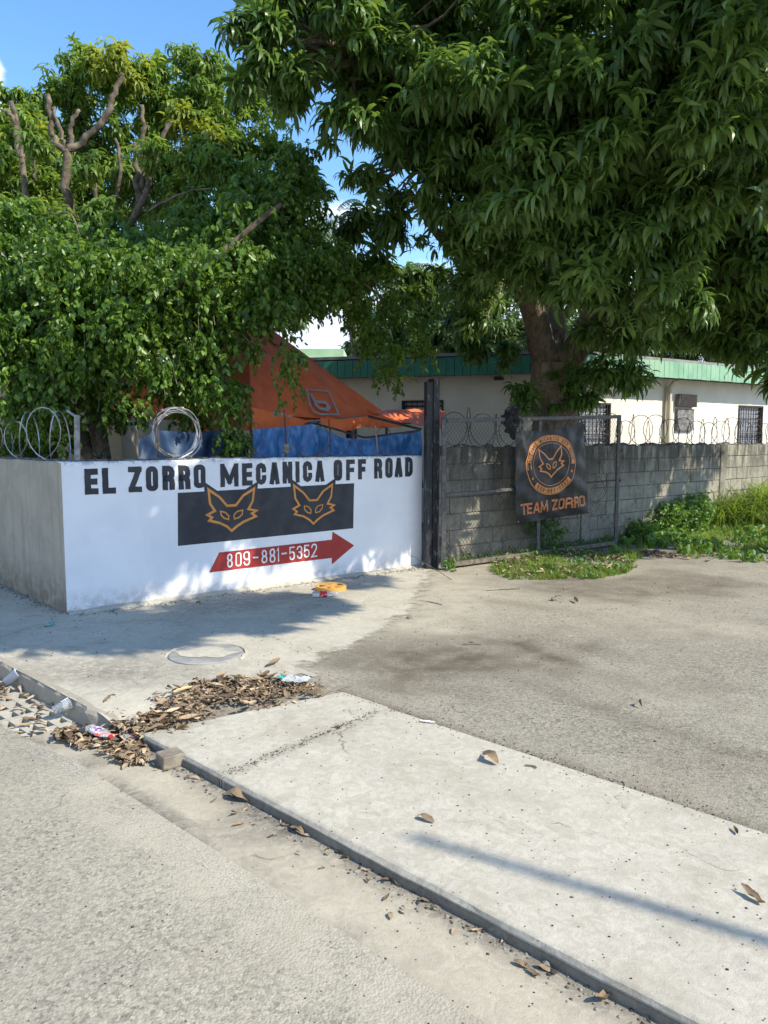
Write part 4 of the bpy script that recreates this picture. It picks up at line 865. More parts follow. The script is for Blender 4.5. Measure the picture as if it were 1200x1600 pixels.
# slack right part of the canopy
V = []; rowsp = [[(572, 640), (600, 652), (640, 662), (690, 668)], [(600, 648), (612, 640), (650, 652), (690, 655)], [(610, 645), (645, 640), (672, 641), (700, 642)]]
for r, row in enumerate(rowsp):
    sp = smooth_path([D(x, y, 10.9+r*.45) for x, y in row], 6); V += [p+Vector((0, 0, .012*math.sin(i*1.7+r))) for i, p in enumerate(sp)]
n_ = len(V)//3; mb = MB(); mb.add(V, [(r*n_+i, r*n_+i+1, (r+1)*n_+i+1, (r+1)*n_+i) for r in range(2) for i in range(n_-1)]); under(mb.build('slack_panel', M_TENT, smooth=True), tn)
def bar(nm, pts, r, par, mat=M_TPOLE): mb = MB(); mb.tube(pts, r, 6); return under(mb.build(nm, mat), par)
bar('edge_bar', [D(397, 673, 9.25), D(490, 660, 9.85)], .016, tn); bar('edge_bar', [D(490, 660, 9.85), D(575, 650, 10.6)], .018, tn); bar('edge_bar', [D(575, 650, 10.6), D(658, 671, 10.2)], .018, tn)
bar('truss_bar', [D(487, 660, 9.86), D(570, 684, 9.9)], .014, tn); bar('truss_bar', [D(570, 684, 9.9), D(655, 673, 10.1)], .014, tn)
bar('leg', [Vector((TA.x, TA.y-.03, -.03)), Vector((TA.x, TA.y-.03, TA.z-.03))], .022, tn, simple('rusty_leg', (.12, .07, .045), (.3, .22, .16), 14, .8, .2, kind='Pos'))
for p_ in (TBp, TC, TD): bar('leg', [Vector((p_.x, p_.y, -.03)), Vector((p_.x, p_.y, p_.z-.02))], .02, tn)
def onTent(x, y, off=.02): p = PL(x, y, TA, Na); return p+Na*off
lo_ = []
for pts, t, cl in (([(478, 610), (513, 613), (528, 649), (500, 649), (490, 645), (484, 636)], .030, True), ([(486, 619), (492, 630), (507, 630), (513, 637), (510, 642), (499, 640), (493, 634)], .055, False)):
    P3 = [onTent(x, y) for x, y in pts]; e1 = (TBp-TA).normalized(); e2 = Na.cross(e1); o0 = P3[0]
    V2, Q2 = stroke([((p-o0).dot(e1), (p-o0).dot(e2)) for p in P3], t, cl); lo_.append(([o0+e1*v[0]+e2*v[1] for v in V2], Q2))
mb = MB()
for k, (V, Q) in enumerate(lo_): mb.add([v+Na*.001*k for v in V], Q)
o = under(mb.build('square_logo', M_LOGO), tn)
mb = MB()
for ch, (x0, y0, x1, y1) in zip('PRO', ((426, 645.5, 436, 656), (438, 647.5, 446, 656.5), (448, 650, 456, 657))):
    d = 9.30+(x0-410)*.0085; a = D(x0, y1, d); b = D(x1, y1, d+.08); h = D(x0, y0, d).z-a.z; u_ = (b-a); w_ = u_.length; u_.normalize()
    for k, (V, Q) in enumerate(glyph(ch, 0, 0, w_, h, .018)): mb.add([a+u_*v[0]+Vector((.02, -.12-k*.001, v[1]*1.15)) for v in V], Q)
under(mb.build('lettering', M_LOGO), tn)
# pole at the corner, coils of wire along the white wall
top = HW
pc_ = CO-WN*.08+WU*.16; pp = empty('fence_pole', (pc_.x, pc_.y, top), 0, 'short grey pole standing on the corner of the white wall', 'pole')
mb = MB(); mb.tube([(pc_.x, pc_.y, top-.1), (pc_.x+.015, pc_.y, top+.42)], .026, 10); under(mb.build('tube', simple('grey_pole', (.33, .33, .31), (.2, .2, .19), 20, .7, .3, kind='Pos')), pp)
mb = MB(); mb.tube([(pc_.x+.02, pc_.y-.02, top+.40), (pc_.x-.07, pc_.y-.01, top+.46)], .012, 6); under(mb.build('arm', M_GALV), pp)
rc = CO+WU*1.13-WN*.07; pts = []; r_ = random.Random(3)
for i in range(24*6):
    w = 2*math.pi*i/24; k = .235+.018*math.sin(i*.37)+.012*r_.uniform(-1, 1)*.3; t = i/24
    pts.append(rc+WU*(k*math.cos(w)+.012*math.sin(t*2.1))-WN*(.01*t+.01*math.sin(t*5))+Vector((0, 0, HW+.255+k*math.sin(w)+.012*math.cos(t*3))))
wire('razor_wire', pts, .0065, M_GALV, 'upright round coil of silver razor wire standing on the white wall', every=3, barb=.018)
pts = coilpts(CO+LU*.0-LN*.07+Vector((0, 0, top+.0)), LU, 3.4, .23, .42, 18, 5); wire('razor_wire', pts, .006, M_GALV, 'silver razor wire coil stretched along the beige side wall', every=4, barb=.018)
for k, (sx, ln, sd) in enumerate(((1.75, 1.2, 2), (2.6, 1.4, 7))):
    wire('barbed_wire', coilpts(CO+WU*sx-WN*.07+Vector((0, 0, top+.0)), WU, ln, .17+.02*k, .45, 18, sd), .0042, M_RUST, ['dark barbed wire looping before the tent leg', 'dark barbed wire looping before the right blue tarp'][k], 'barbed wire', None, .011, 4)
# thin sticks and rods standing in the wall top
for k, (x0, y0, x1, y1, r_, mt, lb) in enumerate(((244, 640, 247, 712, .008, M_RUST, 'rusty rod standing inside the round wire coil'), (444, 640, 447, 712, .010, M_RUST, 'rusty rod in front of the blue tarp with a rag'), (481, 648, 485, 655, .006, M_RUST, None), (514, 655, 516, 712, .008, M_RUST, 'rusty rod before the middle of the right blue tarp'), (586, 664, 590, 712, .009, simple('dry_stick', (.3, .24, .16), (.2, .16, .11), 20, .9, .3, kind='Pos'), 'pale dry stick before the sagging end of the blue tarp'))):
    if lb is None: continue
    p0 = PL(x0, y0, CO-WN*.07, WN); p1 = PL(x1, y1+2, CO-WN*.07, WN); mb = MB(); mb.tube([p1, p1.lerp(p0, .5)+WU*.008, p0], r_, 6); tag(mb.build('rod', mt), lb, 'rod')
p = PL(447, 700, CO-WN*.07, WN); V, Q, _ = stone_mesh(5, 1.5); mb = MB(); mb.add([p+Vector((v[0]*.04, v[1]*.03, v[2]*.055)) for v in V], [tuple(int(k) for k in q) for q in Q]); tag(mb.build('rag_bundle', simple('grey_rag', (.16, .14, .11), (.28, .25, .2), 30, .95, .6, 60, kind='Pos'), smooth=True), 'small grey rag bundle tied to a rod over the white wall', 'rag')
# street pole to the right of the camera, throwing its long shadow over the sidewalk
up_ = empty('steel_mast', (6.55, -.89, -.05), 0, 'thin grey steel mast standing beside the road', 'pole')
mb = MB(); mb.tube([(6.6, -.89, -.3), (6.8, -.64, 3.4), (6.95, -.39, 7.05)], [.044, .038, .028], 10); under(mb.build('shaft', M_CURB, smooth=True), up_)
mb = MB(); mb.tube([(6.95, -.39, 7.04), (6.95, -.39, 7.09)], .034, 10); under(mb.build('cap', M_GALV), up_)

# ---------------------------------------------------------------- trees
def mango_whorl(n, L, W, seed, st=5, droop=1.0):
    r_ = np.random.default_rng(seed); V = []; Q = []; R = []
    for i in range(n):
        az = 2.4*i+r_.uniform(-.3, .3); l = L*r_.uniform(.65, 1.1); w = W*r_.uniform(.8, 1.15); e0 = r_.uniform(-.5, .9); d = np.array([math.cos(az), math.sin(az), 0]); sd = np.array([-math.sin(az), math.cos(az), 0])
        p = np.array([0, 0, r_.uniform(-.05, .04)]); e = e0; tw = r_.uniform(-.5, .5); b0 = len(V); q = r_.random()
        prof = [.12, .8, 1.0, .7, .04] if st == 5 else [.15, 1, .8, .04]
        for k, f in enumerate(prof):
            s_ = sd*math.cos(tw)+np.array([0, 0, 1])*math.sin(tw)
            V += [p-s_*w/2*f, p+s_*w/2*f]; R += [q, q]
            p = p+(d*math.cos(e)+np.array([0, 0, math.sin(e)]))*l/(len(prof)-1); e -= droop*r_.uniform(.42, .62)*(5/len(prof))
        Q += [[b0+2*k, b0+2*k+1, b0+2*k+3, b0+2*k+2] for k in range(len(prof)-1)]
    return np.array(V), np.array(Q), np.array(R)
def ficus_sprig(n, L, leaf, seed, hang=1.0):
    r_ = np.random.default_rng(seed); V = []; Q = []; R = []
    p = np.zeros(3); e = r_.uniform(.1, .7); d = np.array([1., 0, 0])
    for i in range(n):
        e -= hang*r_.uniform(.12, .28); e = max(e, -1.45); st_ = d*math.cos(e)+np.array([0, 0, math.sin(e)]); p = p+st_*L/n
        az = r_.uniform(0, 6.28); ld = d*math.cos(az)*.8+np.array([0, 1, 0])*math.sin(az)*.8+st_*.3; ld[2] -= r_.uniform(.5, 1.5); ld /= np.linalg.norm(ld)
        nn = np.cross(ld, r_.normal(size=3)+np.array([0, 0, .5])); nn /= np.linalg.norm(nn)+1e-9; up = np.cross(nn, ld); l = leaf*r_.uniform(.7, 1.15); w = l*.62
        s0 = p+ld*l*.12; b0 = len(V); q = r_.random()
        V += [s0, s0+ld*l*.35+nn*w/2+up*w*.12, s0+ld*l*.7+nn*w*.36+up*w*.08, s0+ld*l*1.05, s0+ld*l*.7-nn*w*.36+up*w*.08, s0+ld*l*.35-nn*w/2+up*w*.12]; R += [q]*6
        Q += [[b0, b0+1, b0+2, b0+3], [b0, b0+3, b0+4, b0+5]]
    return np.array(V), np.array(Q), np.array(R)
WH = [mango_whorl([15, 11, 17, 9, 13, 7][s], [.28, .30, .25, .28, .31, .27][s], .046, s, droop=[.85, 1.1, .7, 1.2, .95, .6][s]) for s in range(6)]; WHs = [mango_whorl(11, .21, .045, 20+s, 4) for s in range(5)]
FS = [ficus_sprig(15, .32, .068, s, .75) for s in range(7)]; FSs = [ficus_sprig(12, .36, .095, 40+s) for s in range(4)]
M_MANGO = leafmat('mango_leaf', (.045, .10, .022), (.14, .24, .055), (.28, .32, .06), .38, .36, .5)
M_MANGO2 = leafmat('mango_leaf_young', (.06, .12, .025), (.18, .29, .055), (.36, .42, .08), .45, .42)
M_FIC = leafmat('ficus_leaf', (.035, .085, .015), (.16, .28, .045), (.30, .42, .07), .36, .38, .4)
M_FAR = leafmat('far_leaf', (.035, .075, .02), (.085, .15, .035), (.15, .2, .05), .5, .25)
m = NM('mango_bark', .9, .2); co = m.coord('Pos', (1, 1, .45)); c = m.mix(m.mr(m.noise(co, 9, 8, .7, 1), .35, .65), (.30, .24, .17), (.14, .11, .075)); c = m.mix(m.mr(m.noise(co, 2.5, 4), .5, .7, 0, .6), c, (.36, .30, .21)); m.col(c)
bb = m.bump(m.noise(co, 14, 6, .7, 1.5), .9, .05); m.bump(m.noise(co, 60, 5, .7), .5, .01, bb); M_BARK = m.m
M_GBARK = simple('grey_bark', (.20, .165, .12), (.09, .07, .05), 12, .9, .6, 50, kind='Pos', bd=.01)
def limb(pts, r0, r1, sides=8, wob=.02, k=5):
    sp = smooth_path(pts, k); n = len(sp); R_ = [r0+(r1-r0)*i/(n-1) for i in range(n)]
    sp = [p+Vector((random.uniform(-1, 1), random.uniform(-1, 1), random.uniform(-1, 1)))*wob*(R_[i]/r0) for i, p in enumerate(sp)]
    return sp, R_, sides
def branch(par, pts, r0, r1, mat=M_BARK, name='branch', sides=8, wob=.02, k=5):
    mb = MB(); a, b, c = limb(pts, r0, r1, sides, wob, k); mb.tube(a, b, c); return under(mb.build(name, mat, smooth=True), par)
CLUMP = .75
def blob_points(blobs, n, inner=.45, flat=1.0, density=None):
    w = np.array([b[3]**2*(b[4] if len(b) > 4 else 1) for b in blobs]); w = w/w.sum(); out = []; outn = []
    for b, k in zip(blobs, rng.multinomial(n, w)):
        d = rng.normal(size=(k, 3)); d /= np.linalg.norm(d, axis=1)[:, None]; r = (inner**3+(1-inner**3)*rng.random(k))**(1/3)
        r = r*(1+.22*np.sin(d[:, 0]*5+b[0])*np.sin(d[:, 1]*4+d[:, 2]*6+b[1]))
        m_ = max(3, int(k/22)); sc = rng.normal(size=(m_, 3)); sc /= np.linalg.norm(sc, axis=1)[:, None]; sc *= rng.uniform(max(inner, .45), 1, m_)[:, None]*b[3]
        which = rng.integers(0, m_, k); cl = sc[which]+d*(rng.random(k)**.5)[:, None]*b[3]*.36*np.array([1, 1, .75]); mixm = rng.random(k) < CLUMP
        base = np.where(mixm[:, None], cl, d*r[:, None]*b[3])
        out.append(np.array(b[:3])+base*np.array([1, 1, flat])); outn.append(d)
    return np.concatenate(out), np.concatenate(outn)
def foliage(par, blobs, n, tm, mat, nparts=0, smin=.8, smax=1.25, tilt=.5, inner=.45, flat=.9, cut=None, bias=None):
    pos, d = blob_points(blobs, n, inner, flat)
    if cut is not None: k = cut(pos); pos, d = pos[k], d[k]
    tl = np.abs(rng.normal(0, tilt, len(pos))); M = mats_at(pos, tl, smin, smax)
    bs = None if bias is None else bias(pos)
    if nparts:
        dist = np.linalg.norm(pos-np.array([0, 0, 1.6]), axis=1); px = 600+1200*pos[:, 0]/np.maximum(pos[:, 1], .1); py = 685-1200*(pos[:, 2]-1.6)/np.maximum(pos[:, 1], .1)
        vis = (px > -10) & (px < 1210) & (py > -20) & (pos[:, 1] > 1)
        sc_ = np.where(vis, dist, 1e6); order = np.argsort(sc_)[:nparts]
        meshes = [quad_mesh('leaf_cluster', t[0], t[1], mat, t[2]*.7+.1) for t in tm]
        for i in order:
            o = bpy.data.objects.new('leaf_cluster', meshes[int(rng.integers(len(meshes)))]); C.objects.link(o); o.parent = par
            o.matrix_local = Matrix.Translation(-par.location) @ Matrix(M[i].tolist())
        keep = np.ones(len(pos), bool); keep[order] = False; M = M[keep]; bs = None if bs is None else bs[keep]
    me = scatter(tm, M, 'foliage', mat, bias=bs); o = obj_of(me, 'foliage'); tag(o, kind='stuff'); return under(o, par)
def pb(x, y, Y, r, w=1.0): q = D(x, y, Y); return (q.x, q.y, q.z, r, w)
# --- big mango tree behind the block wall
TR0 = Vector((2.70, 12.15, 0)); mt = empty('mango_tree', TR0, 0, 'big dark mango tree with a thick forked trunk rising behind the gate', 'tree')
mb = MB(); tp = smooth_path([(2.72, 12.15, -.1), (2.70, 12.15, .6), (2.66, 12.12, 1.5), (2.63, 12.1, 2.2), (2.60, 12.1, 2.75)], 6); rr_ = [.45-.09*min(1, i/8)-.02*math.sin(i*.9) for i in range(len(tp))]
V = []; ns = 22
for i, (p, r_) in enumerate(zip(tp, rr_)):
    for k in range(ns):
        w = 2*math.pi*k/ns; q = r_*(1+.10*math.sin(3*w+i*.12)+.05*math.sin(5*w-i*.25)+.03*math.sin(9*w+i*.5)); V.append(p+Vector((q*math.cos(w), q*math.sin(w), 0)))
mb.add(V, [(i*ns+k, i*ns+(k+1) % ns, (i+1)*ns+(k+1) % ns, (i+1)*ns+k) for i in range(len(tp)-1) for k in range(ns)]); mb.add(V[-ns:], [tuple(range(ns))]); under(mb.build('trunk', M_BARK, smooth=True), mt)
M3 = [
 pb(505, 40, 8.6, .75), pb(425, 30, 8.4, .46), pb(385, 70, 8.3, .3), pb(392, 115, 8.2, .24), pb(480, 130, 8.4, .36), pb(545, 190, 8.8, .46), pb(610, 90, 9.2, .9), pb(640, 270, 9.6, .55), pb(570, 290, 9.6, .26), pb(700, 180, 9.6, .95),
 pb(715, 385, 10.0, .6), pb(750, 465, 10.6, .5), pb(780, 320, 9.2, .95), pb(825, 400, 9.6, .58), pb(800, 170, 8.2, 1.0, 1.3), pb(880, 260, 7.8, .85, 1.4), pb(960, 180, 7.6, .9, 1.3), pb(930, 360, 8.2, .8, 1.3), pb(1000, 440, 8.8, .62, 1.2), pb(880, 420, 10.2, .42),
 pb(950, 505, 10.6, .5), pb(965, 575, 11.2, .36), pb(1040, 330, 8.4, .8, 1.2), pb(1080, 120, 7.4, .9, 1.2), pb(1180, 60, 7.2, 1.0), pb(1180, 220, 7.6, .8), pb(900, 40, 8.0, 1.1), pb(740, 30, 9.0, 1.1), pb(1020, 500, 10.0, .45),
 pb(740, 530, 12.2, .32), pb(700, 480, 12.6, .4), pb(800, 60, 12.5, 1.6, .7), pb(1000, 200, 12.5, 1.8, .7), pb(850, 350, 13, 1.3, .7), pb(700, 150, 12, 1.2, .7), pb(1150, 380, 12, 1.3, .7),
 (2.6, 11.8, 9.0, 1.8, .5), (1.0, 10.0, 8.2, 1.4, .5), (2.0, 8.6, 7.4, 1.1, .6), (-.2, 8.8, 7.2, 1.0, .5), pb(555, 350, 10.8, .34), pb(560, 400, 10.8, .4), pb(600, 330, 10.4, .35), pb(650, 440, 11.2, .35, .8), pb(700, 440, 11.6, .4, .8), pb(575, 455, 11.4, .3, .7)]
CLUMP = .9
foliage(mt, M3, 8600, WH, M_MANGO, 260, .7, 1.3, .42, .35, .95)
CLUMP = .75
dr_ = [pb(800, 560, 12.3, .28), pb(815, 622, 11.3, .20), pb(915, 618, 11.6, .2), pb(930, 585, 11.5, .28), pb(985, 590, 11.4, .3)]
foliage(mt, dr_, 90, WH, M_MANGO, 0, .7, 1.1, .4, .2, 1)
for (p, q, r_, pts) in ((0, 0, .24, [(2.55, 12.1, 2.6), D(838, 505, 12.0), D(815, 430, 11.2), D(770, 330, 10.2), D(700, 230, 9.6)]), (0, 0, .26, [(2.72, 12.1, 2.55), D(900, 545, 12.0), D(935, 480, 11.3), D(985, 380, 10.2), D(1030, 230, 9)]),
  (0, 0, .2, [(2.6, 12.1, 2.8), D(868, 520, 12.3), D(860, 420, 12.4), D(850, 250, 11.8), D(840, 80, 11)]), (0, 0, .12, [D(815, 430, 11.2), D(760, 400, 11), D(700, 380, 10.6), D(640, 300, 10)]),
  (0, 0, .10, [D(770, 330, 10.2), D(720, 170, 9.8), D(705, 60, 9.6)]), (0, 0, .08, [D(740, 290, 9.9), D(650, 150, 9.4), D(560, 80, 8.8), D(430, 60, 8.4)]), (0, 0, .09, [D(700, 230, 9.6), D(630, 200, 9.4), D(540, 170, 9)]),
  (0, 0, .12, [D(985, 380, 10.2), D(950, 280, 8.8), D(900, 200, 8)]), (0, 0, .11, [D(1010, 300, 9.6), D(1100, 220, 8.4), D(1180, 120, 7.6)]), (0, 0, .09, [D(905, 548, 12), D(945, 535, 11.4), D(1000, 500, 10.4)])):
    branch(mt, pts, r_, r_*.3, wob=.03)
twg = MB()
for b in M3[:28]:
    c = Vector(b[:3]); src = min([Vector(D(838, 450, 11.4)), Vector(D(960, 400, 10.4)), Vector(D(720, 250, 9.8)), Vector(D(1080, 230, 8.6)), Vector(D(560, 100, 9))], key=lambda q: (q-c).length)
    for k in range(5):
        e = c+Vector((random.uniform(-1, 1), random.uniform(-1, 1), random.uniform(-1, 1)))*b[3]*.7; a_, b_, c_ = limb([src, src.lerp(c, .6)+Vector((0, 0, .1)), e], .028, .007, 5, .03, 4); twg.tube(a_, b_, c_)
under(tag(twg.build('twigs', M_BARK), kind='stuff'), mt)
# --- second mango at the right edge, reaching over towards the street
t2 = empty('mango_tree', (9.6, 9.0, 0), 0, 'darker mango tree coming in from the right edge above the weeds', 'tree')
B2 = [pb(1150, 330, 10.0, .8), pb(1190, 430, 10.2, .8), pb(1150, 480, 10.8, .6), pb(1100, 530, 11.4, .3), pb(1190, 530, 10.8, .5), pb(1120, 420, 11.2, .7), pb(1230, 300, 10, 1.2), pb(1260, 480, 10.5, .7), pb(1080, 480, 12, .6), pb(1060, 535, 12.6, .3), pb(1205, 590, 10.6, .22),
      (7.0, 9.0, 5.6, 1.3, .7), (8.2, 9.0, 5.8, 1.3, .6), (7.5, 10.5, 4.7, .75, .9), (8.4, 11.1, 4.9, .7, .9), (6.9, 10.0, 4.4, .5, .8), (9.2, 11.9, 5.0, .6, .7), (6.6, 10.6, 6.8, 1.3, .5)]  # unseen crown clumps, several added to shade the block wall
foliage(t2, B2, 3200, WH, M_MANGO, 60, .95, 1.4, .42, .35, .95)
branch(t2, [(9.6, 9, -.1), (9.5, 9, 1.5), (9.3, 9, 3)], .34, .28, name='trunk', sides=14); branch(t2, [(9.3, 9, 3), (8.2, 9.6, 4.4), (6.6, 10.4, 4.6), D(1150, 400, 10.4)], .2, .05); branch(t2, [(9.35, 9, 3), (9.0, 8.8, 5), (8.6, 8.6, 7)], .2, .06)
# --- unseen boughs added to the big mango, placed up-sun to shade wall and apron
SH = Vector((SV.x/SV.z, SV.y/SV.z, 0))
def up_sun(x, y, h, r, w=1.0, z=0.0): k = h-z; return (x+SH.x*k, y+SH.y*k, h, r, w)
SHADE = [up_sun(-3.6, 6.9, 6.2, .75), up_sun(-2.9, 6.3, 5.8, .7), up_sun(-2.2, 6.2, 6.0, .62), up_sun(-1.7, 6.6, 6.2, .55), up_sun(-1.4, 7.1, 6.2, .6), up_sun(-.8, 7.4, 6.0, .42), up_sun(-3.4, 5.9, 5.6, .4), up_sun(-4.4, 7.4, 6.4, .8),
         up_sun(-2.5, 7.2, 6.4, .6, 1, .8), up_sun(-1.9, 7.75, 6.4, .5, 1, .8), up_sun(-1.2, 8.3, 6.2, .5, 1, 1.0), up_sun(-.5, 8.8, 6.0, .5, 1, .8), up_sun(.1, 9.2, 6.0, .4, 1, .8), up_sun(-.3, 8.5, 6.2, .3, .8), up_sun(-5.2, 8.2, 6.6, .8)]
SHB = SHADE
foliage(mt, SHB, 3400, WHs, M_MANGO, 0, .9, 1.4, .45, .0, .8)
branch(mt, [(2.75, 11.8, 4.0), (3.2, 9.6, 6.2), (3.6, 7.6, 6.9), (3.8, 6.0, 6.6)], .14, .07)
for b in SHB: branch(mt, [(3.6, 7.0, 6.85), Vector((3.8, 6.0, 6.7)).lerp(Vector(b[:3]), .45), b[:3]], .035, .012, sides=5)
# --- ficus over the corner of the white wall
tf = empty('ficus_tree', (-3.3, 9.2, 0), 0, 'glossy small leaved ficus hanging over the corner of the painted wall', 'tree')
FB = [pb(40, 430, 8.8, .62), pb(30, 520, 8.5, .6), pb(60, 585, 8.3, .36), pb(120, 450, 8.5, .62), pb(130, 530, 8.3, .5), pb(170, 580, 8.4, .30), pb(210, 450, 8.5, .62), pb(240, 525, 8.4, .5), pb(250, 588, 8.6, .24), pb(310, 440, 8.7, .62), pb(330, 520, 8.7, .5), pb(310, 570, 8.8, .28),
      pb(410, 400, 9.1, .65), pb(400, 480, 9.0, .42), pb(455, 420, 9.4, .52), pb(455, 330, 9.8, .48), pb(480, 470, 9.5, .28), pb(400, 340, 9.6, .55), pb(310, 375, 9.4, .5), pb(200, 395, 9.2, .42), pb(100, 385, 9.2, .42), pb(10, 370, 9.2, .5), pb(505, 400, 9.8, .34), pb(525, 465, 10, .2),
      pb(40, 640, 8.6, .26), pb(110, 630, 8.7, .22), pb(10, 690, 9.3, .3), pb(70, 690, 9.4, .25), pb(120, 670, 9.4, .2), pb(300, 640, 9.2, .2), pb(180, 630, 8.8, .2),  pb(345, 605, 8.8, .18), pb(290, 600, 9.0, .18), pb(370, 655, 8.9, .10), pb(-60, 450, 8.8, .9), pb(430, 270, 10.2, .42), pb(395, 300, 10.2, .45), (-3.5, 10.5, 3.8, 1.0, .6), (-5, 10, 3.4, 1.0, .6)]
foliage(tf, FB, 7600, FS, M_FIC, 200, .7, 1.25, .55, .5, .9)
hang = [pb(455, 545, 8.8, .13), pb(440, 575, 8.8, .10), pb(448, 600, 8.8, .09), pb(455, 625, 8.8, .07), pb(360, 640, 8.6, .13), pb(350, 672, 8.6, .12), pb(375, 690, 8.6, .08), pb(340, 690, 8.7, .08), pb(400, 545, 8.8, .15), pb(300, 610, 8.6, .12), pb(210, 625, 8.0, .10), pb(330, 600, 8.5, .15), pb(75, 640, 8.1, .12), pb(30, 675, 8.2, .10), pb(85, 680, 8.2, .08), pb(10, 640, 8.2, .15),
        pb(600, 470, 10.5, .22), pb(580, 510, 10.5, .22), pb(620, 540, 10.6, .18), pb(606, 580, 10.6, .12), pb(650, 500, 10.8, .2), pb(560, 480, 10.3, .2), pb(620, 595, 10.6, .07), pb(590, 430, 10.4, .22), pb(545, 430, 10, .25), pb(660, 545, 10.9, .16), pb(570, 545, 10.5, .14)]
foliage(tf, hang, 560, FS, M_FIC, 90, .6, 1.0, .3, .0, 1.2)
for pts, r_ in (([(-3.3, 9.2, -.1), (-3.35, 9.2, 1.2), D(140, 600, 9.2)], .16), ([D(140, 600, 9.2), D(200, 500, 9.1), D(295, 437, 8.6), D(405, 345, 8.7), D(440, 320, 8.8)], .055), ([(-3.3, 9.25, 1.0), D(60, 560, 9.3), D(20, 400, 9.2)], .1), ([D(140, 600, 9.2), D(180, 480, 9.3), D(170, 380, 9.6)], .1), ([D(230, 330, 8.9), D(290, 300, 8.7), D(330, 295, 8.6)], .012), ([D(600, 470, 10.5), D(560, 440, 10.2), D(450, 420, 9.4), D(300, 460, 9.2)], .02), ([D(80, 335, 8.2), D(110, 335, 8.0), D(125, 368, 7.9)], .012)):
    branch(tf, pts, r_, r_*.45, M_GBARK, 'trunk' if r_ == .16 else 'branch', 8, .012)
tw = MB()
for i in range(150):
    b = random.choice(FB[:34]); c = Vector(b[:3]); d = Vector((random.gauss(0, 1), random.gauss(-.6, .8), random.gauss(0, .7))).normalized(); a_ = c+d*b[3]*.5; e = c+d*b[3]*1.05-Vector((0, 0, .15)); tw.tube(smooth_path([a_, a_.lerp(e, .5)+Vector((0, 0, .08)), e], 3), .004, 4)
for (x, y) in ((606, 590), (440, 560), (350, 660), (590, 540), (220, 560)): tw.tube([D(x-8, y-120, 10.5 if x > 500 else 8.7), D(x, y-60, 10.5 if x > 500 else 8.7), D(x+3, y, 10.5 if x > 500 else 8.7)], .004, 4)
under(tag(tw.build('twigs', M_GBARK), kind='stuff'), tf)
# --- pruned mango behind the ficus
tpn = empty('pruned_tree', (-5.0, 12.6, 0), 0, 'pruned mango tree with bare sawn limbs and fresh green shoots behind the ficus', 'tree')
PBl = [pb(150, 130, 12.6, .7), pb(95, 165, 12.4, .45), pb(200, 175, 12.8, .85), pb(270, 140, 12.8, .7), pb(340, 160, 12.8, .75), pb(300, 230, 12.6, .8), pb(365, 230, 12.6, .6), pb(30, 240, 12, .8), pb(20, 170, 12.4, .35), pb(100, 260, 12.6, .8), pb(220, 280, 12.4, .8), pb(390, 310, 12.2, .55), pb(420, 360, 12, .5), pb(120, 350, 12.4, .8), pb(-40, 300, 12, 1.2), pb(330, 330, 12, .7), pb(55, 165, 12.3, .25), pb(405, 180, 13, .45), pb(430, 215, 12.6, .4), pb(450, 262, 12.2, .4), pb(470, 300, 11.6, .4)]
for q_ in ((60, 225, 10.5, .2), (140, 255, 10.5, .2), (235, 235, 10.6, .2), (305, 250, 10.5, .25), (340, 260, 10.4, .28), (15, 330, 10, .3), (80, 335, 10, .3), (160, 340, 10, .25), (300, 330, 10, .28)): PBl.append(pb(*q_, 1.2))
foliage(tpn, PBl, 4200, WHs, M_MANGO2, 0, .75, 1.15, .4, .3, .95, bias=lambda p: np.where(vn(p[:, 0], p[:, 2], 2.0, 3) > .62, .18, -.05))
young = [pb(170, 95, 12.0, .28), pb(200, 105, 12.0, .26), pb(290, 200, 11.9, .34), pb(325, 215, 11.9, .25), pb(275, 185, 11.9, .2)]
M_YL = leafmat('fresh_mango_shoot', (.16, .22, .04), (.27, .33, .06), (.36, .40, .1), .5, .4)
foliage(tpn, young, 190, WHs, M_YL, 0, .8, 1.15, .3, .1, 1)
def zp(x, y, Y=10.9): return D(x/2, y/2, Y)
for pts, r0, r1, nm in (([(-5, 12.6, -.1), (-4.9, 12.5, 1.6), zp(300, 800, 11.6)], .3, .2, 'trunk'), ([zp(300, 800, 11.6), zp(210, 620), zp(215, 480), zp(262, 440), zp(330, 372), zp(362, 290), zp(386, 232)], .10, .05, 'limb'), ([zp(210, 480), zp(165, 420), zp(148, 300)], .065, .055, 'limb'), ([zp(205, 470), zp(185, 400), zp(165, 335)], .05, .035, 'limb'), ([zp(225, 470), zp(222, 400), zp(245, 345)], .06, .042, 'limb'),
   ([zp(330, 820, 11.5), zp(105, 655), zp(70, 500), zp(38, 322)], .075, .055, 'limb'), ([zp(70, 500), zp(45, 380), zp(18, 342)], .05, .04, 'limb'), ([zp(360, 830, 11.5), zp(425, 670), zp(480, 515), zp(530, 380)], .085, .045, 'limb'), ([zp(430, 640), zp(428, 520), zp(424, 450)], .07, .05, 'limb'), ([zp(445, 590), zp(450, 450), zp(446, 330)], .06, .04, 'limb'), ([zp(350, 640), zp(378, 545), zp(360, 430)], .05, .03, 'limb'), ([zp(300, 720), zp(305, 640), zp(290, 520)], .06, .035, 'limb'),
   ([zp(455, 665, 10.2), zp(560, 610, 10.1), zp(660, 588, 10.1)], .018, .01, 'limb'), ([zp(108, 560), zp(105, 480), zp(95, 390)], .03, .02, 'limb')):
    branch(tpn, pts, r0*.7, r1*.6, M_GBARK, nm, 9, .035)
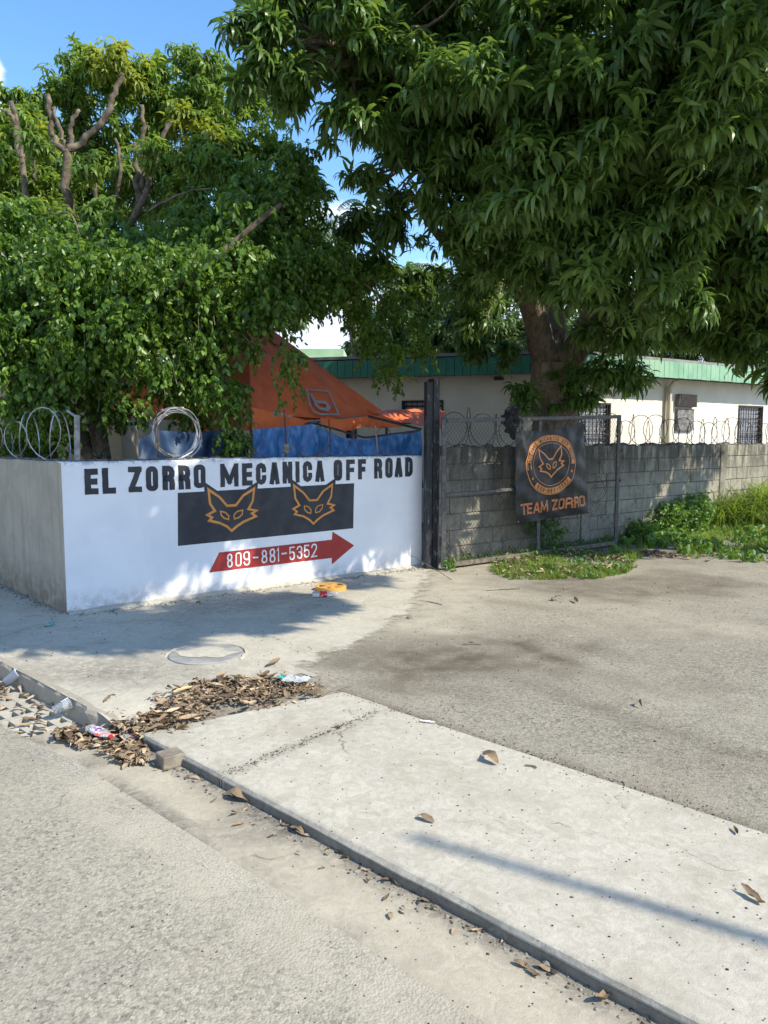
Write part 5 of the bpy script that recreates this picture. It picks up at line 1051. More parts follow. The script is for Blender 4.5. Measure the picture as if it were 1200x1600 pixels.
# --- trees farther off in the gap, and palms
def far_tree(name, lbl, base, blobs, n, tm=WHs, mat=M_FAR, s0=1.2, s1=1.9):
    t = empty(name, base, 0, lbl, 'tree'); foliage(t, blobs, n, tm, mat, 0, s0, s1, .6, .3, .9); branch(t, [base, (base[0], base[1], 1.5), blobs[0][:3]], .3, .15, name='trunk'); return t
far_tree('broadleaf_tree', 'round mid green tree beyond the building roof in the gap between the big trees', (2.0, 26, -.03), [pb(690, 500, 26, 1.6), pb(640, 500, 26, 1.3), pb(720, 540, 26, 1.6), pb(655, 550, 26, 1.4), pb(600, 545, 26, .9), pb(760, 480, 27, 1.5), pb(800, 540, 27, 1.4)], 2600)
far_tree('broadleaf_tree', 'distant bushy tree glimpsed low through the gap above the green fascia', (-.5, 30, -.03), [pb(570, 552, 30, .9), pb(590, 520, 31, 1.1), pb(560, 575, 30, .9)], 700)
far_tree('broadleaf_tree', 'shaded tree behind the cream building at the right', (9.5, 26, -.03), [pb(1000, 520, 26, 2.2), pb(1100, 520, 26, 2.4), pb(1200, 500, 26, 2.6), pb(920, 520, 26, 2.0), pb(1180, 420, 27, 2.4)], 2600)
far_tree('broadleaf_tree', 'dense tree filling in behind the beige house at the left edge', (-8, 19, -.03), [pb(20, 480, 19, 2.4), pb(120, 420, 19, 2.2), pb(230, 420, 19, 2.2), pb(330, 470, 19, 2.0), pb(420, 430, 19, 1.6), pb(-80, 350, 18, 3), pb(60, 330, 18, 1.8)], 3000)
M_PALM = leafmat('palm_frond', (.04, .075, .025), (.10, .15, .06), (.3, .3, .14), .5, .2)
def palm(label, base, top_, L, n, seed):
    t = empty('palm_tree', base, 0, label, 'palm'); branch(t, [base, (base[0]+.2, base[1], top_[2]*.5), top_], .17, .12, M_GBARK, 'trunk'); r_ = random.Random(seed); M_ = []
    for i in range(n):
        az = 2.4*i+r_.uniform(-.2, .2); e = r_.uniform(-.5, 1.2); p = Vector(top_); V = []; Q = []; prev = None
        for k in range(12):
            d = Vector((math.cos(az)*math.cos(e), math.sin(az)*math.cos(e), math.sin(e))); sd = Vector((-math.sin(az), math.cos(az), 0)); p = p+d*L/12; e -= .10+.1*r_.random()
            if k > 1:
                ll = L*.22*math.sin(math.pi*(k+1)/14)
                for s_ in (-1, 1):
                    for j in range(3):
                        q = p+d*L/36*j; l2 = ll*r_.uniform(.7, 1.15); tip = q+sd*s_*l2*.55+d*l2*r_.uniform(.3, .7)-Vector((0, 0, l2*r_.uniform(.5, 1.0))); b0 = len(V); V += [q, q+d*.035, tip+d*.012, tip]; Q.append([b0, b0+1, b0+2, b0+3])
        me = quad_mesh('frond', np.array([v[:] for v in V]), np.array(Q), M_PALM, np.full(len(V), r_.random())); o = obj_of(me, 'frond'); under(o, t)
palm('tall palm seen small in the gap between the ficus and mango', (.6, 30, -.03), tuple(D(612, 445, 30)), 2.4, 22, 3)
palm('feathery palm against the sky left of the gap', (-1.2, 27, -.03), tuple(D(520, 345, 27)), 1.5, 18, 5)
# climbing leaves on the trunk, small plants
M_WEED = leafmat('weed_leaf', (.045, .11, .02), (.13, .25, .045), (.28, .36, .08), .5, .35)
vn_ = empty('vine', D(890, 640, 11.6), 0, 'leafy vine climbing the right side of the mango trunk', 'vine')
foliage(vn_, [pb(885, 590, 11.65, .20), pb(890, 620, 11.65, .22), pb(905, 610, 11.6, .18), pb(918, 590, 11.5, .14), pb(892, 560, 11.65, .16)], 60, WHs, M_WEED, 0, .6, .95, .5, .1, 1.2)
vn2 = empty('sapling', D(815, 640, 11.5), 0, 'small leafy shoot at the left foot of the mango trunk', 'plant')
foliage(vn2, [pb(812, 612, 11.5, .16), pb(822, 630, 11.5, .14), pb(808, 635, 11.5, .1)], 26, WHs, M_WEED, 0, .7, 1.0, .5, .1, 1)
# dark strappy plant on the wall corner
pc2 = CO+WU*.36-WN*.08; mb = MB(); r_ = random.Random(4)
for i in range(13):
    az = r_.uniform(0, 6.28); l = r_.uniform(.12, .26); e = r_.uniform(.5, 1.3); p = Vector((pc2.x, pc2.y, HW+.01)); pts = []
    for k in range(5): pts.append(p.copy()); p = p+Vector((math.cos(az)*math.cos(e), math.sin(az)*math.cos(e)*.5, math.sin(e)))*l/4; e -= .35
    sd = Vector((-math.sin(az), math.cos(az), .3)); V = []
    for k, q in enumerate(pts): w = .010*(1-k/5)+.001; V += [q-sd*w, q+sd*w]
    mb.add(V, [(2*k, 2*k+1, 2*k+3, 2*k+2) for k in range(4)])
tag(mb.build('strappy_plant', simple('dark_leaf', (.02, .03, .02), (.05, .06, .03), 30, .6, 0)), 'dark strappy plant growing on the corner of the wall top', 'plant')

# ---------------------------------------------------------------- grass and weeds
def blade_t(seed, h, w, lean, st=3):
    r_ = np.random.default_rng(seed); V = []; Q = []; R = []
    for i in range(5):
        az = r_.uniform(0, 6.28); d = np.array([math.cos(az), math.sin(az), 0]); s_ = np.array([-math.sin(az), math.cos(az), 0]); p = np.array([r_.uniform(-.02, .02), r_.uniform(-.02, .02), 0]); e = r_.uniform(.9, 1.5); hh = h*r_.uniform(.6, 1.1); b0 = len(V); q = r_.random()
        for k in range(st+1): ww = w*(1-k/(st+.3)); V += [p-s_*ww/2, p+s_*ww/2]; R += [q, q]; p = p+(d*math.cos(e)+np.array([0, 0, math.sin(e)]))*hh/st; e -= lean*r_.uniform(.6, 1.3)
        Q += [[b0+2*k, b0+2*k+1, b0+2*k+3, b0+2*k+2] for k in range(st)]
    return np.array(V), np.array(Q), np.array(R)
GT = [blade_t(i, .10, .007, .4) for i in range(4)]; TG = [blade_t(30+i, .75, .020, .38, 5) for i in range(4)]
BLV = [ficus_sprig(9, .14, .05, 70+i, -.3) for i in range(4)]
def inpoly(x, y, pl):
    c = np.zeros(len(x), bool); j = len(pl)-1
    for i in range(len(pl)):
        xi, yi = pl[i]; xj, yj = pl[j]; c ^= ((yi > y) != (yj > y)) & (x < (xj-xi)*(y-yi)/(yj-yi+1e-12)+xi); j = i
    return c
def poly_px(pts): return [tuple(P(x, y)[:2]) for x, y in pts]
def fill(pl, n, thr=.0, sc=1.5, seed=0):
    pl = np.array(pl); lo = pl.min(0); hi = pl.max(0); p = rng.random((n*6, 2))*(hi-lo)+lo; k = inpoly(p[:, 0], p[:, 1], pl) & (fbm(p[:, 0], p[:, 1], sc, seed) > thr); return p[k][:n]
GR1 = poly_px([(765, 893), (800, 905), (870, 905), (940, 903), (985, 893), (990, 880), (960, 862), (900, 862), (820, 874), (770, 884)])
q = W0+WU*14; GR2 = poly_px([(965, 868), (985, 880), (1010, 866), (1050, 858), (1085, 872), (1120, 878), (1170, 882), (1260, 885)])+[tuple(q[:2]), tuple((W0+WU*3.2)[:2])]
GR3 = [tuple((G0+GU*.1+GN*.02)[:2]), tuple((G1+GN*.05)[:2]), tuple((W0+WU*3.4)[:2]), tuple((W0+WU*.1)[:2])]
M_GRASS = leafmat('grass_blade', (.08, .14, .025), (.22, .32, .055), (.38, .34, .12), .6, .35)
def grass(name, lbl, pl, n, tm, mat, s0, s1, thr=.35, cat='grass', z=-.012, seed=0, sc=2.4):
    p = fill(pl, n, thr, sc, seed); pos = np.column_stack([p, np.full(len(p), z)]); h = .6+.8*fbm(p[:, 0], p[:, 1], 1.2, seed+3)
    M = mats_at(pos, np.abs(rng.normal(0, .12, len(p))), s0, s1); M[:, :3, :3] *= h[:, None, None]; return tag(obj_of(scatter(tm, M, name, mat), name), lbl, cat, kind='stuff')
grass('grass_patch', 'short green grass along the foot of the open gate', GR1, 1500, GT, M_GRASS, .5, 1.3, .47)
grass('weeds', 'small broad leaved weeds among the grass before the gate', GR1, 330, BLV, M_WEED, .5, .9, .42, 'weeds', seed=4)
grass('grass_patch', 'lush green grass at the foot of the block wall on the right', GR2, 3400, GT, M_GRASS, .6, 2.2, .5, seed=7)
grass('weeds', 'leafy low weeds growing against the block wall on the right', GR2, 1700, BLV, M_WEED, .6, 2.0, .52, 'weeds', seed=9)
grass('weeds', 'thin weeds growing between the gate and the block wall', GR3, 520, BLV, M_WEED, .6, 1.3, .45, 'weeds', seed=12)
tall = [tuple((W0+WU*s_+WN*d_)[:2]) for s_, d_ in ((6.1, .08), (10, .08), (10, 1.3), (7.2, .7))]
grass('tall_grass', 'tall bright grass stalks leaning on the block wall at the right edge', tall, 800, TG, M_GRASS, 1.1, 1.9, .2, seed=15)
bsh = empty('shrub', tuple(GP(838, 870, -.2)), 0, 'small bright green shrub growing behind the gate under the banner', 'shrub')
def ppos(x, y, z): q = P(x, y, z); return (q.x, q.y, q.z)
sb_ = [(W0+WU*1.75+WN*.14), (W0+WU*2.0+WN*.15)]
foliage(bsh, [(sb_[0].x, sb_[0].y, .22, .2), (sb_[1].x, sb_[1].y, .3, .18), (sb_[0].x-.1, sb_[0].y-.06, .4, .12)], 120, BLV, M_WEED, 0, .8, 1.4, .6, .1, 1.2)
sh2 = empty('shrub', tuple(W0+WU*5.0+WN*.3), 0, 'dark green leafy bush against the block wall right of the gate', 'shrub'); c = W0+WU*4.9+WN*.25; c2 = W0+WU*5.5+WN*.3; c3 = W0+WU*4.2+WN*.25
foliage(sh2, [(c.x, c.y, .22, .3), (c2.x, c2.y, .3, .32), (c3.x, c3.y, .15, .22)], 420, BLV, M_WEED, 0, .9, 1.6, .6, .1, 1.0)
wp = P(700, 890); w_ = empty('weed_plant', tuple(wp), 0, 'single small green weed at the foot of the gate hinge', 'weed'); foliage(w_, [(wp.x+.03, wp.y-.02, .05, .07)], 26, BLV, M_WEED, 0, .5, .9, .5, 0, 1)
# ---------------------------------------------------------------- dry leaves
def dry_leaf(seed, L=.11, W=.042):
    r_ = np.random.default_rng(seed); n = 5; V = []; Q = []; R = []; cur = r_.uniform(.2, .9)*r_.choice([-1, 1]); fo = r_.uniform(.2, .9); tw = r_.uniform(-.4, .4)
    for i in range(n+1):
        t = i/n; w = W/2*math.sin(math.pi*min(.97, t*.93+.06))**.7*r_.uniform(.85, 1.1); z = .022*math.sin(t*3.1)*cur+.006*r_.uniform(-1, 1); x = (t-.5)*L; a = tw*(t-.5)*2
        for s_ in (-1, 0, 1): V.append([x, s_*w*math.cos(fo*.8)*math.cos(a), z+abs(s_)*w*math.sin(fo)+s_*w*math.sin(a)]); R.append(.5)
    V = np.array(V); V[:, 2] -= V[:, 2].min()
    for i in range(n):
        for k in range(2): b = i*3+k; Q.append([b, b+1, b+4, b+3])
    return V, np.array(Q), np.array(R)
DL = [dry_leaf(i) for i in range(7)]
m = NM('dry_leaf', .7, .3); r = m.attr('rnd'); oi = m.n('ShaderNodeObjectInfo').outputs['Random']; co = m.coord('Pos')
c = m.mix(m.mr(r, .3, .72), (.12, .085, .052), (.38, .275, .17)); c = m.mix(m.mr(r, .6, .72), c, (.54, .44, .30)); c = m.mix(m.mr(m.noise(co, 60, 4, .7), .45, .7, 0, .55), c, (.10, .065, .04)); m.col(c); m.bump(m.noise(co, 110, 3), .4, .002); M_DRY = m.m
def dry_scatter(name, lbl, pts, zf, s0=.7, s1=1.25, tilt=.5):
    pos = np.array([(x, y, zf(x, y)) for x, y in pts]); M = mats_at(pos, np.abs(rng.normal(0, tilt, len(pos))), s0, s1); me = scatter(DL, M, name, M_DRY); R = me.attributes['rnd']; return tag(obj_of(me, name), lbl, 'leaf litter', kind='stuff')
pile = [pb_ for pb_ in poly_px([(232, 1120), (262, 1095), (300, 1072), (350, 1060), (420, 1058), (470, 1066), (500, 1078), (490, 1096), (430, 1108), (350, 1118), (310, 1138), (268, 1142)])]
cc = np.mean(pile, axis=0)
ctr = [tuple(P(x, y)[:2]) for x, y in ((300, 1092), (340, 1078), (380, 1076), (420, 1074), (455, 1080), (400, 1090), (290, 1118), (250, 1130))]
pts = np.concatenate([fill(pile, 800, .46, 5, 3)]+[np.array(c_)+rng.normal(size=(120, 2))*[.11, .08] for c_ in ctr])
dry_scatter('leaf_pile', 'broad heap of brown dry leaves lying on the sidewalk concrete', pts, lambda x, y: .008+.006*max(0, 1-((x-cc[0])**2+(y-cc[1])**2)*5)*random.random()+.006*random.random(), .16, .62, .4)
bigl = fill(pile, 34, .36, 4, 13); dry_scatter('leaf_pile_top', 'larger curled dry leaves on top of the brown heap', bigl, lambda x, y: .03+.012*random.random(), .7, 1.15, .3)
gut = poly_px([(80, 1128), (120, 1118), (150, 1125), (215, 1120), (262, 1122), (250, 1145), (222, 1150), (232, 1180), (200, 1188), (160, 1168), (120, 1150)])
pts = np.concatenate([fill(gut, 600, .42, 5, 6), fill(poly_px([(75, 1120), (140, 1110), (230, 1130), (228, 1183), (190, 1186)]), 380, .42, 5, 8)])
dry_scatter('gutter_leaves', 'brown dry leaves packed in the gutter between drain and brick', pts, lambda x, y: float(gz(toab((x, y))[0]))*(1 if toab((x, y))[1] < 0 else .5)+.008+.014*random.random(), .16, .66, .4)
bigl = fill(gut, 22, .3, 4, 13); dry_scatter('gutter_leaves_top', 'larger curled dry leaves on top of the gutter litter', bigl, lambda x, y: float(gz(toab((x, y))[0]))*(1 if toab((x, y))[1] < 0 else .5)+.03, .7, 1.2, .35)
ln_ = []
for i in range(90): s_ = rng.uniform(-4, 1.2); ln_.append(tuple(AB(s_, -abs(rng.normal(.0, .07))-.01)[:2]))
dry_scatter('gutter_debris', 'scraps of dry leaf and twig along the kerb foot', ln_, lambda x, y: float(gz(toab((x, y))[0]))+.003, .15, .5)
q_ = fill(GR1, 260, .4, 3, 9); dry_scatter('grass_leaf_litter', 'dry leaves caught in the grass before the gate', [tuple(p) for p in q_], lambda x, y: .02+.04*random.random(), .5, .9)
q_ = fill(poly_px([(1000, 870), (1090, 874), (1110, 880), (1060, 868), (1010, 860)]), 60, .2, 3, 9); dry_scatter('edge_leaf_litter', 'reddish dry leaves along the grass edge at the right', [tuple(p) for p in q_], lambda x, y: .006, .6, 1.1)
dm = [quad_mesh('dead_leaf', *[t[0]*np.array([1, 1, 1.3]), t[1]], M_DRY, t[2]) for t in DL]
for i, (x, y, s_, lb) in enumerate(((766, 1187, 1.35, 'large curled brown dead leaf on the sidewalk near the asphalt edge'), (665, 1281, .8, 'dark thin dead leaf on the middle of the near sidewalk slab'), (1175, 1403, .9, 'pale dead leaf on the slab by the right edge'), (428, 1038, 1.3, 'brown dead leaf at the asphalt corner above the heap'), (1000, 1102, .7, 'small dark dead leaf on the driveway asphalt'), (530, 1137, .6, 'small brown dead leaf right of the heap on the slab joint'), (464, 1300, .9, 'dead leaf standing against the kerb face'), (172, 1093, .8, 'curled dead leaf alone on the left apron'), (870, 935, 1.1, 'pale dry leaf near the gate on the asphalt'), (900, 940, 1.2, 'long dry leaf lying flat near the gate'), (1105, 878, 1.0, 'reddish dead leaf at the edge of the grass'), (310, 945, .8, 'dead leaf close to the foot of the white wall'), (945, 1562, .8, 'dead leaf in the gutter at the bottom of the kerb'), (66, 1072, 1.3, 'upright dead leaf on the drain grate'), (372, 1250, 1.3, 'long narrow dead leaf lying in the gutter below the brick'), (246, 1198, .8, 'greenish leaf leaning on the small brick'), (735, 1005, .5, 'tiny stick like leaf on the driveway'), (1150, 1300, .5, 'small dead leaf at the edge of the asphalt on the right'))):
    p = P(x, y, 0); a, b = toab(p); z = float(gz(a)) if b < 0 else .009 if b < 1.24 or p.x < XB(p.y) else -.004
    p = P(x, y, z); o = bpy.data.objects.new('dead_leaf', dm[i % 7]); C.objects.link(o); o.location = (p.x, p.y, z+.002); o.scale = (s_,)*3; o.rotation_euler = (random.uniform(-.25, .25), random.uniform(-.15, .15), random.uniform(0, 6)); tag(o, lb, 'leaf', 'dead leaves scattered on the ground')
# pebbles and grit
gp = []; gs_ = []
def surf(x, y):
    a, b = toab((x, y))
    if b < -.34: return float(road_z(a, b, x, y))
    if b < 0: return float(gz(a))
    if b < 1.24 and a < .76: return .009
    return .006 if x < XB(y) else -.009
for i in range(1500):
    y = 1.9+rng.random()**1.5*7.5; x = rng.uniform(-.55, .55)*y; gp.append((x, y, surf(x, y))); gs_.append(rng.uniform(.0018, .0055)*(1.8 if rng.random() < .04 else 1)*(.6+y*.12))
for i in range(420):
    b = rng.uniform(0.02, 1.15); q = AB(.06*b+rng.normal()*.022, b); gp.append((q.x, q.y, .009)); gs_.append(rng.uniform(.0015, .0055))
for i in range(900):
    b = 1.26+rng.normal()*.05; a = rng.uniform(-4, .7); q = AB(a, b); gp.append((q.x, q.y, surf(q.x, q.y))); gs_.append(rng.uniform(.0015, .006))
for i in range(500):
    a = rng.uniform(-3, 1.1); b = -abs(rng.normal(0, .05))-.005; q = AB(a, b); gp.append((q.x, q.y, surf(q.x, q.y))); gs_.append(rng.uniform(.002, .009))
Mx = mats_at(np.array(gp), rng.random(len(gp))*.6, 1, 1); Mx[:, :3, :3] *= np.array(gs_)[:, None, None]
m = NM('grit', .95, .2); r = m.attr('rnd'); m.col(m.mix(m.mr(r, .1, .35), (.05, .045, .04), (.28, .26, .22))); tag(obj_of(scatter(STN, Mx, 'grit', m.m), 'grit'), 'loose grit and small stones scattered over road, gutter and slabs', 'gravel', kind='stuff')
for i, (x, y, s_, lb) in enumerate(((641, 963, .035, 'dark lump of stone on the pale ground before the white wall'), (866, 935, .04, 'grey stone by the dry leaves near the gate'), (640, 852, .04, 'pale stone at the foot of the white wall'), (854, 1482, .016, 'small pale pebble in the lower gutter'), (212, 852, .03, 'pale lump')) ):
    if i in (2, 4): continue
    V, Q, _ = stone_mesh(i+11, .6); p = P(x, y, .01); me = bpy.data.meshes.new('stone'); me.from_pydata([tuple(v*s_) for v in V], [], [tuple(int(k) for k in q) for q in Q]); me.materials.append(M_RUB); o = obj_of(me, 'stone'); o.location = (p.x, p.y, surf(p.x, p.y)+s_*.3); tag(o, lb, 'stone')
for i, (x0, y0, x1, y1, lb) in enumerate(((722, 1006, 752, 1006, 'thin dark twig on the driveway'), (760, 922, 812, 919, 'long pale twig beside the grass patch'), (655, 937, 690, 944, 'thin twig on the pale ground before the post'), (648, 868, 705, 905, 'dark stick leaning at the foot of the black post'), (820, 1200, 838, 1204, 'tiny dark twig on the near slab'))):
    p = P(x0, y0, 0); q = P(x1, y1, 0); p.z = surf(p.x, p.y)+.005; q.z = surf(q.x, q.y)+.005
    if i == 3: p = PL(x0-5, y0, CO+WN*.10, WN)
    mb = MB(); mb.tube(smooth_path([p, p.lerp(q, .5)+Vector((.01, .01, 0)), q], 4), .004, 5); tag(mb.build('twig', M_GBARK), lb, 'twig')
# ---------------------------------------------------------------- small brick, drain, litter
def oriented(c, rz): return Matrix.Translation(c) @ Matrix.Rotation(rz, 4, 'Z')
bp = P(262, 1206, -.06); mb = MB(); mb.box((0, 0, .032), (.115, .105, .064)); m = simple('paver_brick', (.17, .145, .115), (.27, .235, .18), 12, .9, .5, 60, bd=.006, kind='Pos')
o = mb.build('brick', m, bevel=.004); o.matrix_world = oriented((bp.x, bp.y+.055, float(gz(toab(bp)[0]))), math.radians(38)); tag(o, 'small square brown brick sitting in the gutter against the kerb', 'brick')
dg = empty('drain_grate', AB(2.06, -.2, -.11), 0, 'slotted concrete drain grate in the gutter under the kerb', 'drain')
a0, a1, b0, b1 = 1.47, 2.65, -.385, -.015; zt = float(gz(2.1))+.012; mb = MB()
def abox(m_, x0, x1, y0, y1, z0, z1):
    pts = [AB(x0, y0), AB(x1, y0), AB(x1, y1), AB(x0, y1)]; m_.prism([(p.x, p.y) for p in reversed(pts)], z0, z1)
nb, ns_ = 5, 8; bwid = .040; rows_ = np.linspace(b0, b1-bwid, nb+0)
for r_ in rows_: abox(mb, a0, a1, r_, r_+bwid, zt-.05, zt)
cols = np.linspace(a0, a1-.06, ns_)
for i, c_ in enumerate(cols):
    for j in range(len(rows_)-1): abox(mb, c_+.0, c_+.06, rows_[j]+bwid-.012, rows_[j+1]+.012, zt-.048, zt-.0025)
under(mb.build('grating', M_CONC, bevel=.0015), dg)
mb = MB(); 
for (x0, x1, y0, y1) in ((a0-.03, a0-.005, b0, b1), (a1+.005, a1+.03, b0, b1), (a0-.03, a1+.03, b0-.03, b0-.004), (a0-.03, a1+.03, b1+.003, b1+.02)): abox(mb, x0, x1, y0, y1, -.7, zt-.02)
abox(mb, a0-.03, a1+.03, b0-.03, b1+.02, -.75, -.7); under(mb.build('pit', simple('dark_pit', (.05, .045, .035), (.03, .028, .022), 8, .95, .3, kind='Pos')), dg)
q_ = [tuple(AB(rng.uniform(1.4, 2.7), rng.uniform(-.38, -.03))[:2]) for _ in range(34)]+[tuple(AB(2.5+rng.normal()*.2, -.1+rng.normal()*.05)[:2]) for _ in range(26)]
dry_scatter('drain_leaves', 'dry leaves lying over the drain grate', q_, lambda x, y: zt+.003+.01*random.random(), .4, .9, .25)
# manhole cover half buried in mortar
mc = P(322, 1022, .01); RXm = .27; mh = empty('manhole_cover', mc, 0, 'round grey utility cover half buried in mortar on the apron', 'manhole cover')
mb = MB(); mb.lathe([(RXm, 0), (RXm, .012), (RXm-.012, .016), (.01, .016)], 40, None, (mc.x, mc.y, .002)); under(mb.build('lid', simple('grey_lid', (.24, .24, .235), (.34, .33, .30), 8, .75, .4, 50, kind='Pos', bd=.004)), mh)
mb = MB(); a_ = [(mc.x+(RXm+.02)*math.cos(t), mc.y+(RXm+.02)*math.sin(t), .006) for t in np.linspace(-.4, 3.4, 30)]; mb.tube([(x+random.uniform(-.006, .006), y+random.uniform(-.006, .006), z) for x, y, z in a_], [.006+.012*random.random() for _ in a_], 5); under(mb.build('mortar_rim', M_CONC), mh)
# mortar smeared over the far half of the lid
mb = MB(); ring_ = []; N_ = 26
V = [(mc.x-.02, mc.y+.04, .030)]
for i in range(N_): t = 2*math.pi*i/N_; rr2 = (.28 if math.sin(t) > -.15 else .13+.1*abs(math.cos(t)))*random.uniform(.88, 1.05); V.append((mc.x+rr2*math.cos(t), mc.y+.03+rr2*math.sin(t), .021 if math.sin(t) < .1 else .008))
mb.add(V, [(0, i+1, (i+1) % N_+1) for i in range(N_)]); under(mb.build('mortar_patch', M_CONC, smooth=True), mh)
# clear plastic and litter
def clearmat(name, c, rough=.12, tr=.75):
    m = NM(name, rough, .5); m.col(c); m.b.inputs['Transmission Weight'].default_value = tr; m.b.inputs['IOR'].default_value = 1.2; return m.m
M_CLEAR = clearmat('clear_plastic', (.9, .92, .93)); M_LAB = simple('red_label', (.60, .03, .03), (.75, .75, .75), 30, .4, 0, lo=.55, hi=.6)
def bottle(loc, rz, s, label, lab_mat, extra=None, crush=.8):
    e = empty('plastic_bottle', loc, rz, label, 'bottle'); R90 = Matrix.Rotation(math.radians(90), 3, 'Y'); S = Matrix.Diagonal((1, 1, crush))
    pr_ = [(.004, 0), (.028, .002), (.033, .012), (.030, .04), (.033, .06), (.033, .13), (.031, .15), (.020, .185), (.012, .20), (.012, .22), (.003, .22)]
    mb = MB(); mb.lathe([(r*s, z*s) for r, z in pr_], 14, S @ R90, (0, 0, .033*s*crush)); mb.build('body', M_CLEAR, e, smooth=True)
    mb = MB(); mb.lathe([(.0338*s, .065*s), (.0342*s, .07*s), (.0342*s, .122*s), (.0338*s, .127*s)], 14, S @ R90, (0, 0, .033*s*crush)); mb.f = mb.f[:-2]; mb.build('label', lab_mat, e, smooth=True)
    mb = MB(); mb.lathe([(.0135*s, .205*s), (.0135*s, .224*s)], 12, S @ R90, (0, 0, .033*s*crush)); mb.build('cap', simple('white_cap', (.8, .8, .8), (.7, .7, .7), 5, .4, 0) if extra is None else extra, e); return e
q = P(488, 934, .0); bottle((q.x, q.y, .006), math.radians(8), 1.15, 'clear bottle with red label lying by the yellow disc', M_LAB)
M_RC = simple('red_cap', (.55, .03, .03), (.5, .03, .03), 5, .4, 0)
q = P(140, 1150, -.07); bottle((q.x, q.y, q.z+.03), math.radians(-38), 1.0, 'crushed clear bottle with purple and white label among the gutter leaves', simple('purple_label', (.35, .12, .35), (.75, .74, .78), 26, .4, 0, lo=.48, hi=.52), M_RC, .6)
q = P(195, 1163, -.07); bottle((q.x, q.y, q.z+.03), math.radians(10), .55, 'small clear bottle neck with red cap at the right end of the gutter leaves', M_LAB, M_RC)
q = P(150, 1162, -.07); mb = MB(); mb.box((0, 0, 0), (.11, .03, .006)); o = mb.build('wrapper', simple('red_white_wrapper', (.75, .08, .05), (.8, .8, .8), 18, .4, .4, 30, lo=.48, hi=.5), bevel=.002); o.location = (q.x+.05, q.y, q.z+.05); o.rotation_euler = (.4, .1, -.1); tag(o, 'flat red and white wrapper lying over the crushed bottle', 'wrapper')
def cup(loc, R, s, label, mat, wall=.0012, prof=None):
    e = empty('plastic_cup', loc, 0, label, 'cup'); mb = MB(); pr_ = prof or [(.004, 0), (.026, 0), (.036, .10), (.039, .10), (.0365, .099), (.0255, .003), (.004, .003)]
    mb.lathe([(r*s, z*s) for r, z in pr_], 18, R, (0, 0, 0)); mb.build('body', mat, e, smooth=True); mb = MB(); mb.tube([R @ Vector((.037*s*math.cos(t), .037*s*math.sin(t), .10*s)) for t in np.linspace(0, 2*math.pi, 19)[:-1]], .0022*s, 5, closed=True); mb.build('rim', mat, e); return e
q = P(84, 1122, -.09); cup((q.x, q.y, q.z+.045), Matrix.Rotation(math.radians(38), 3, 'Z') @ Matrix.Rotation(math.radians(72), 3, 'Y'), 1.0, 'clear plastic cup lying at the end of the drain grate', M_CLEAR)
M_FOAM = simple('white_foam', (.62, .66, .75), (.5, .54, .62), 8, .5, 0); q = P(8, 1064, -.06)
cup((q.x, q.y, q.z-.01), Matrix.Rotation(math.radians(200), 3, 'Z') @ Matrix.Rotation(math.radians(-55), 3, 'Y'), 1.0, 'bluish white cup in the gutter at the left edge', M_FOAM)
# yellow disc with holes
q = P(517, 922, 0); yd = empty('yellow_disc', (q.x, q.y, .006), 0, 'yellow plastic disc with slots lying on the ground before the wall', 'lid'); M_YEL = simple('yellow_plastic', (.62, .36, .10), (.52, .28, .07), 9, .5, .2, kind='Pos')
Rt = Matrix.Rotation(math.radians(4), 3, 'X'); mb = MB(); n_ = 32; Ro = .165
def ringm(mb, r0, r1, z0, z1, n=32):
    V = []
    for k in range(n):
        w = 2*math.pi*k/n
        for (r, z) in ((r0, z0), (r1, z0), (r1, z1), (r0, z1)): V.append(Rt @ Vector((r*math.cos(w), r*math.sin(w)*.8, z)))
    mb.add(V, [(k*4+j, ((k+1) % n)*4+j, ((k+1) % n)*4+(j+1) % 4, k*4+(j+1) % 4) for k in range(n) for j in range(4)])
ringm(mb, Ro*.80, Ro, .0, .045); mb.build('rim', M_YEL, yd)
mb = MB(); ringm(mb, .012, Ro*.34, .030, .042, 20); mb.build('hub', M_YEL, yd)
for k in range(5):
    a_ = k*2*math.pi/5; d = Vector((math.cos(a_), math.sin(a_)*.8, 0)); mb = MB(); mb.beam(Rt @ (d*Ro*.33+Vector((0, 0, .036))), Rt @ (d*Ro*.82+Vector((0, 0, .036))), .055, .010); mb.build('spoke', M_YEL, yd)
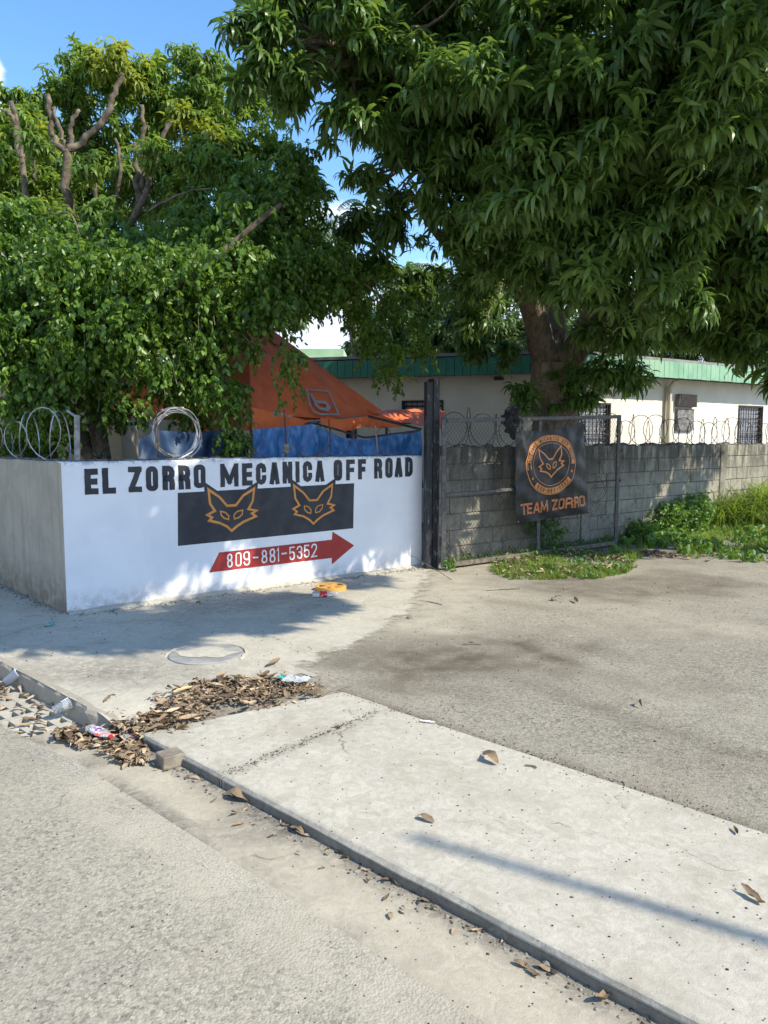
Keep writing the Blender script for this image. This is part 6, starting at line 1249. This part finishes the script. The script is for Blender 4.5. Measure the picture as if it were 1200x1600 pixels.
# crumpled clear packaging on the leaf heap, paper scraps
def crumple(name, loc, sx, sy, sz, mat, label, cat, seed, n=10):
    r_ = np.random.default_rng(seed); V = []
    for i in range(n+1):
        for j in range(n+1): V.append(((i/n-.5)*sx+r_.normal()*sx*.03, (j/n-.5)*sy+r_.normal()*sy*.03, sz*(float(fbm(i*.5, j*.5, 1, seed))+r_.random()*.15)))
    mb = MB(); mb.add(V, [(i*(n+1)+j, (i+1)*(n+1)+j, (i+1)*(n+1)+j+1, i*(n+1)+j+1) for i in range(n) for j in range(n)]); o = mb.build(name, mat); o.location = loc; o.rotation_euler = (0, 0, seed); return tag(o, label, cat)
q = P(463, 1066, .04); crumple('plastic_bag', (q.x, q.y, .035), .16, .09, .05, clearmat('bag_plastic', (.85, .92, .95), .2, .6), 'crumpled clear plastic packet with green end on the leaf heap', 'plastic bag', 3)
q = P(445, 1062, .04); crumple('plastic_scrap', (q.x-.02, q.y, .05), .06, .05, .02, simple('teal_plastic', (.03, .28, .25), (.05, .4, .4), 20, .3, 0), 'teal plastic scrap beside the clear packet on the heap', 'plastic scrap', 4)
q = P(78, 977, .0); crumple('plastic_scrap', (q.x, q.y, .006), .13, .05, .018, simple('faded_teal_plastic', (.05, .36, .34), (.3, .5, .48), 30, .4, 0), 'faded teal plastic scrap on the ground left of the wall corner', 'plastic scrap', 5)
M_PAP = simple('white_paper', (.75, .74, .70), (.6, .58, .52), 30, .8, .3)
q = P(668, 1131, .0); crumple('paper_scrap', (q.x, q.y, .008), .085, .028, .012, M_PAP, 'crumpled white paper scrap by the asphalt edge', 'paper', 6)
q = P(646, 883, .0); crumple('paper_scrap', (q.x, q.y, .01), .08, .05, .03, M_PAP, 'small bluish white scrap at the right foot of the white wall', 'paper', 7)
q = P(795, 872, .0); crumple('paper_scrap', (q.x, q.y, .01), .10, .05, .03, M_PAP, 'white scrap behind the gate bottom rail', 'paper', 8)
q = P(286, 1083, .03); mb = MB(); mb.tube([(q.x-.05, q.y-.035, .05), (q.x, q.y, .06), (q.x+.05, q.y+.02, .065)], [.006, .010, .006], 6); tag(mb.build('wooden_stick', simple('yellow_wood', (.62, .47, .22), (.5, .37, .17), 20, .7, .1)), 'short yellowish stick on the left of the leaf heap', 'stick')
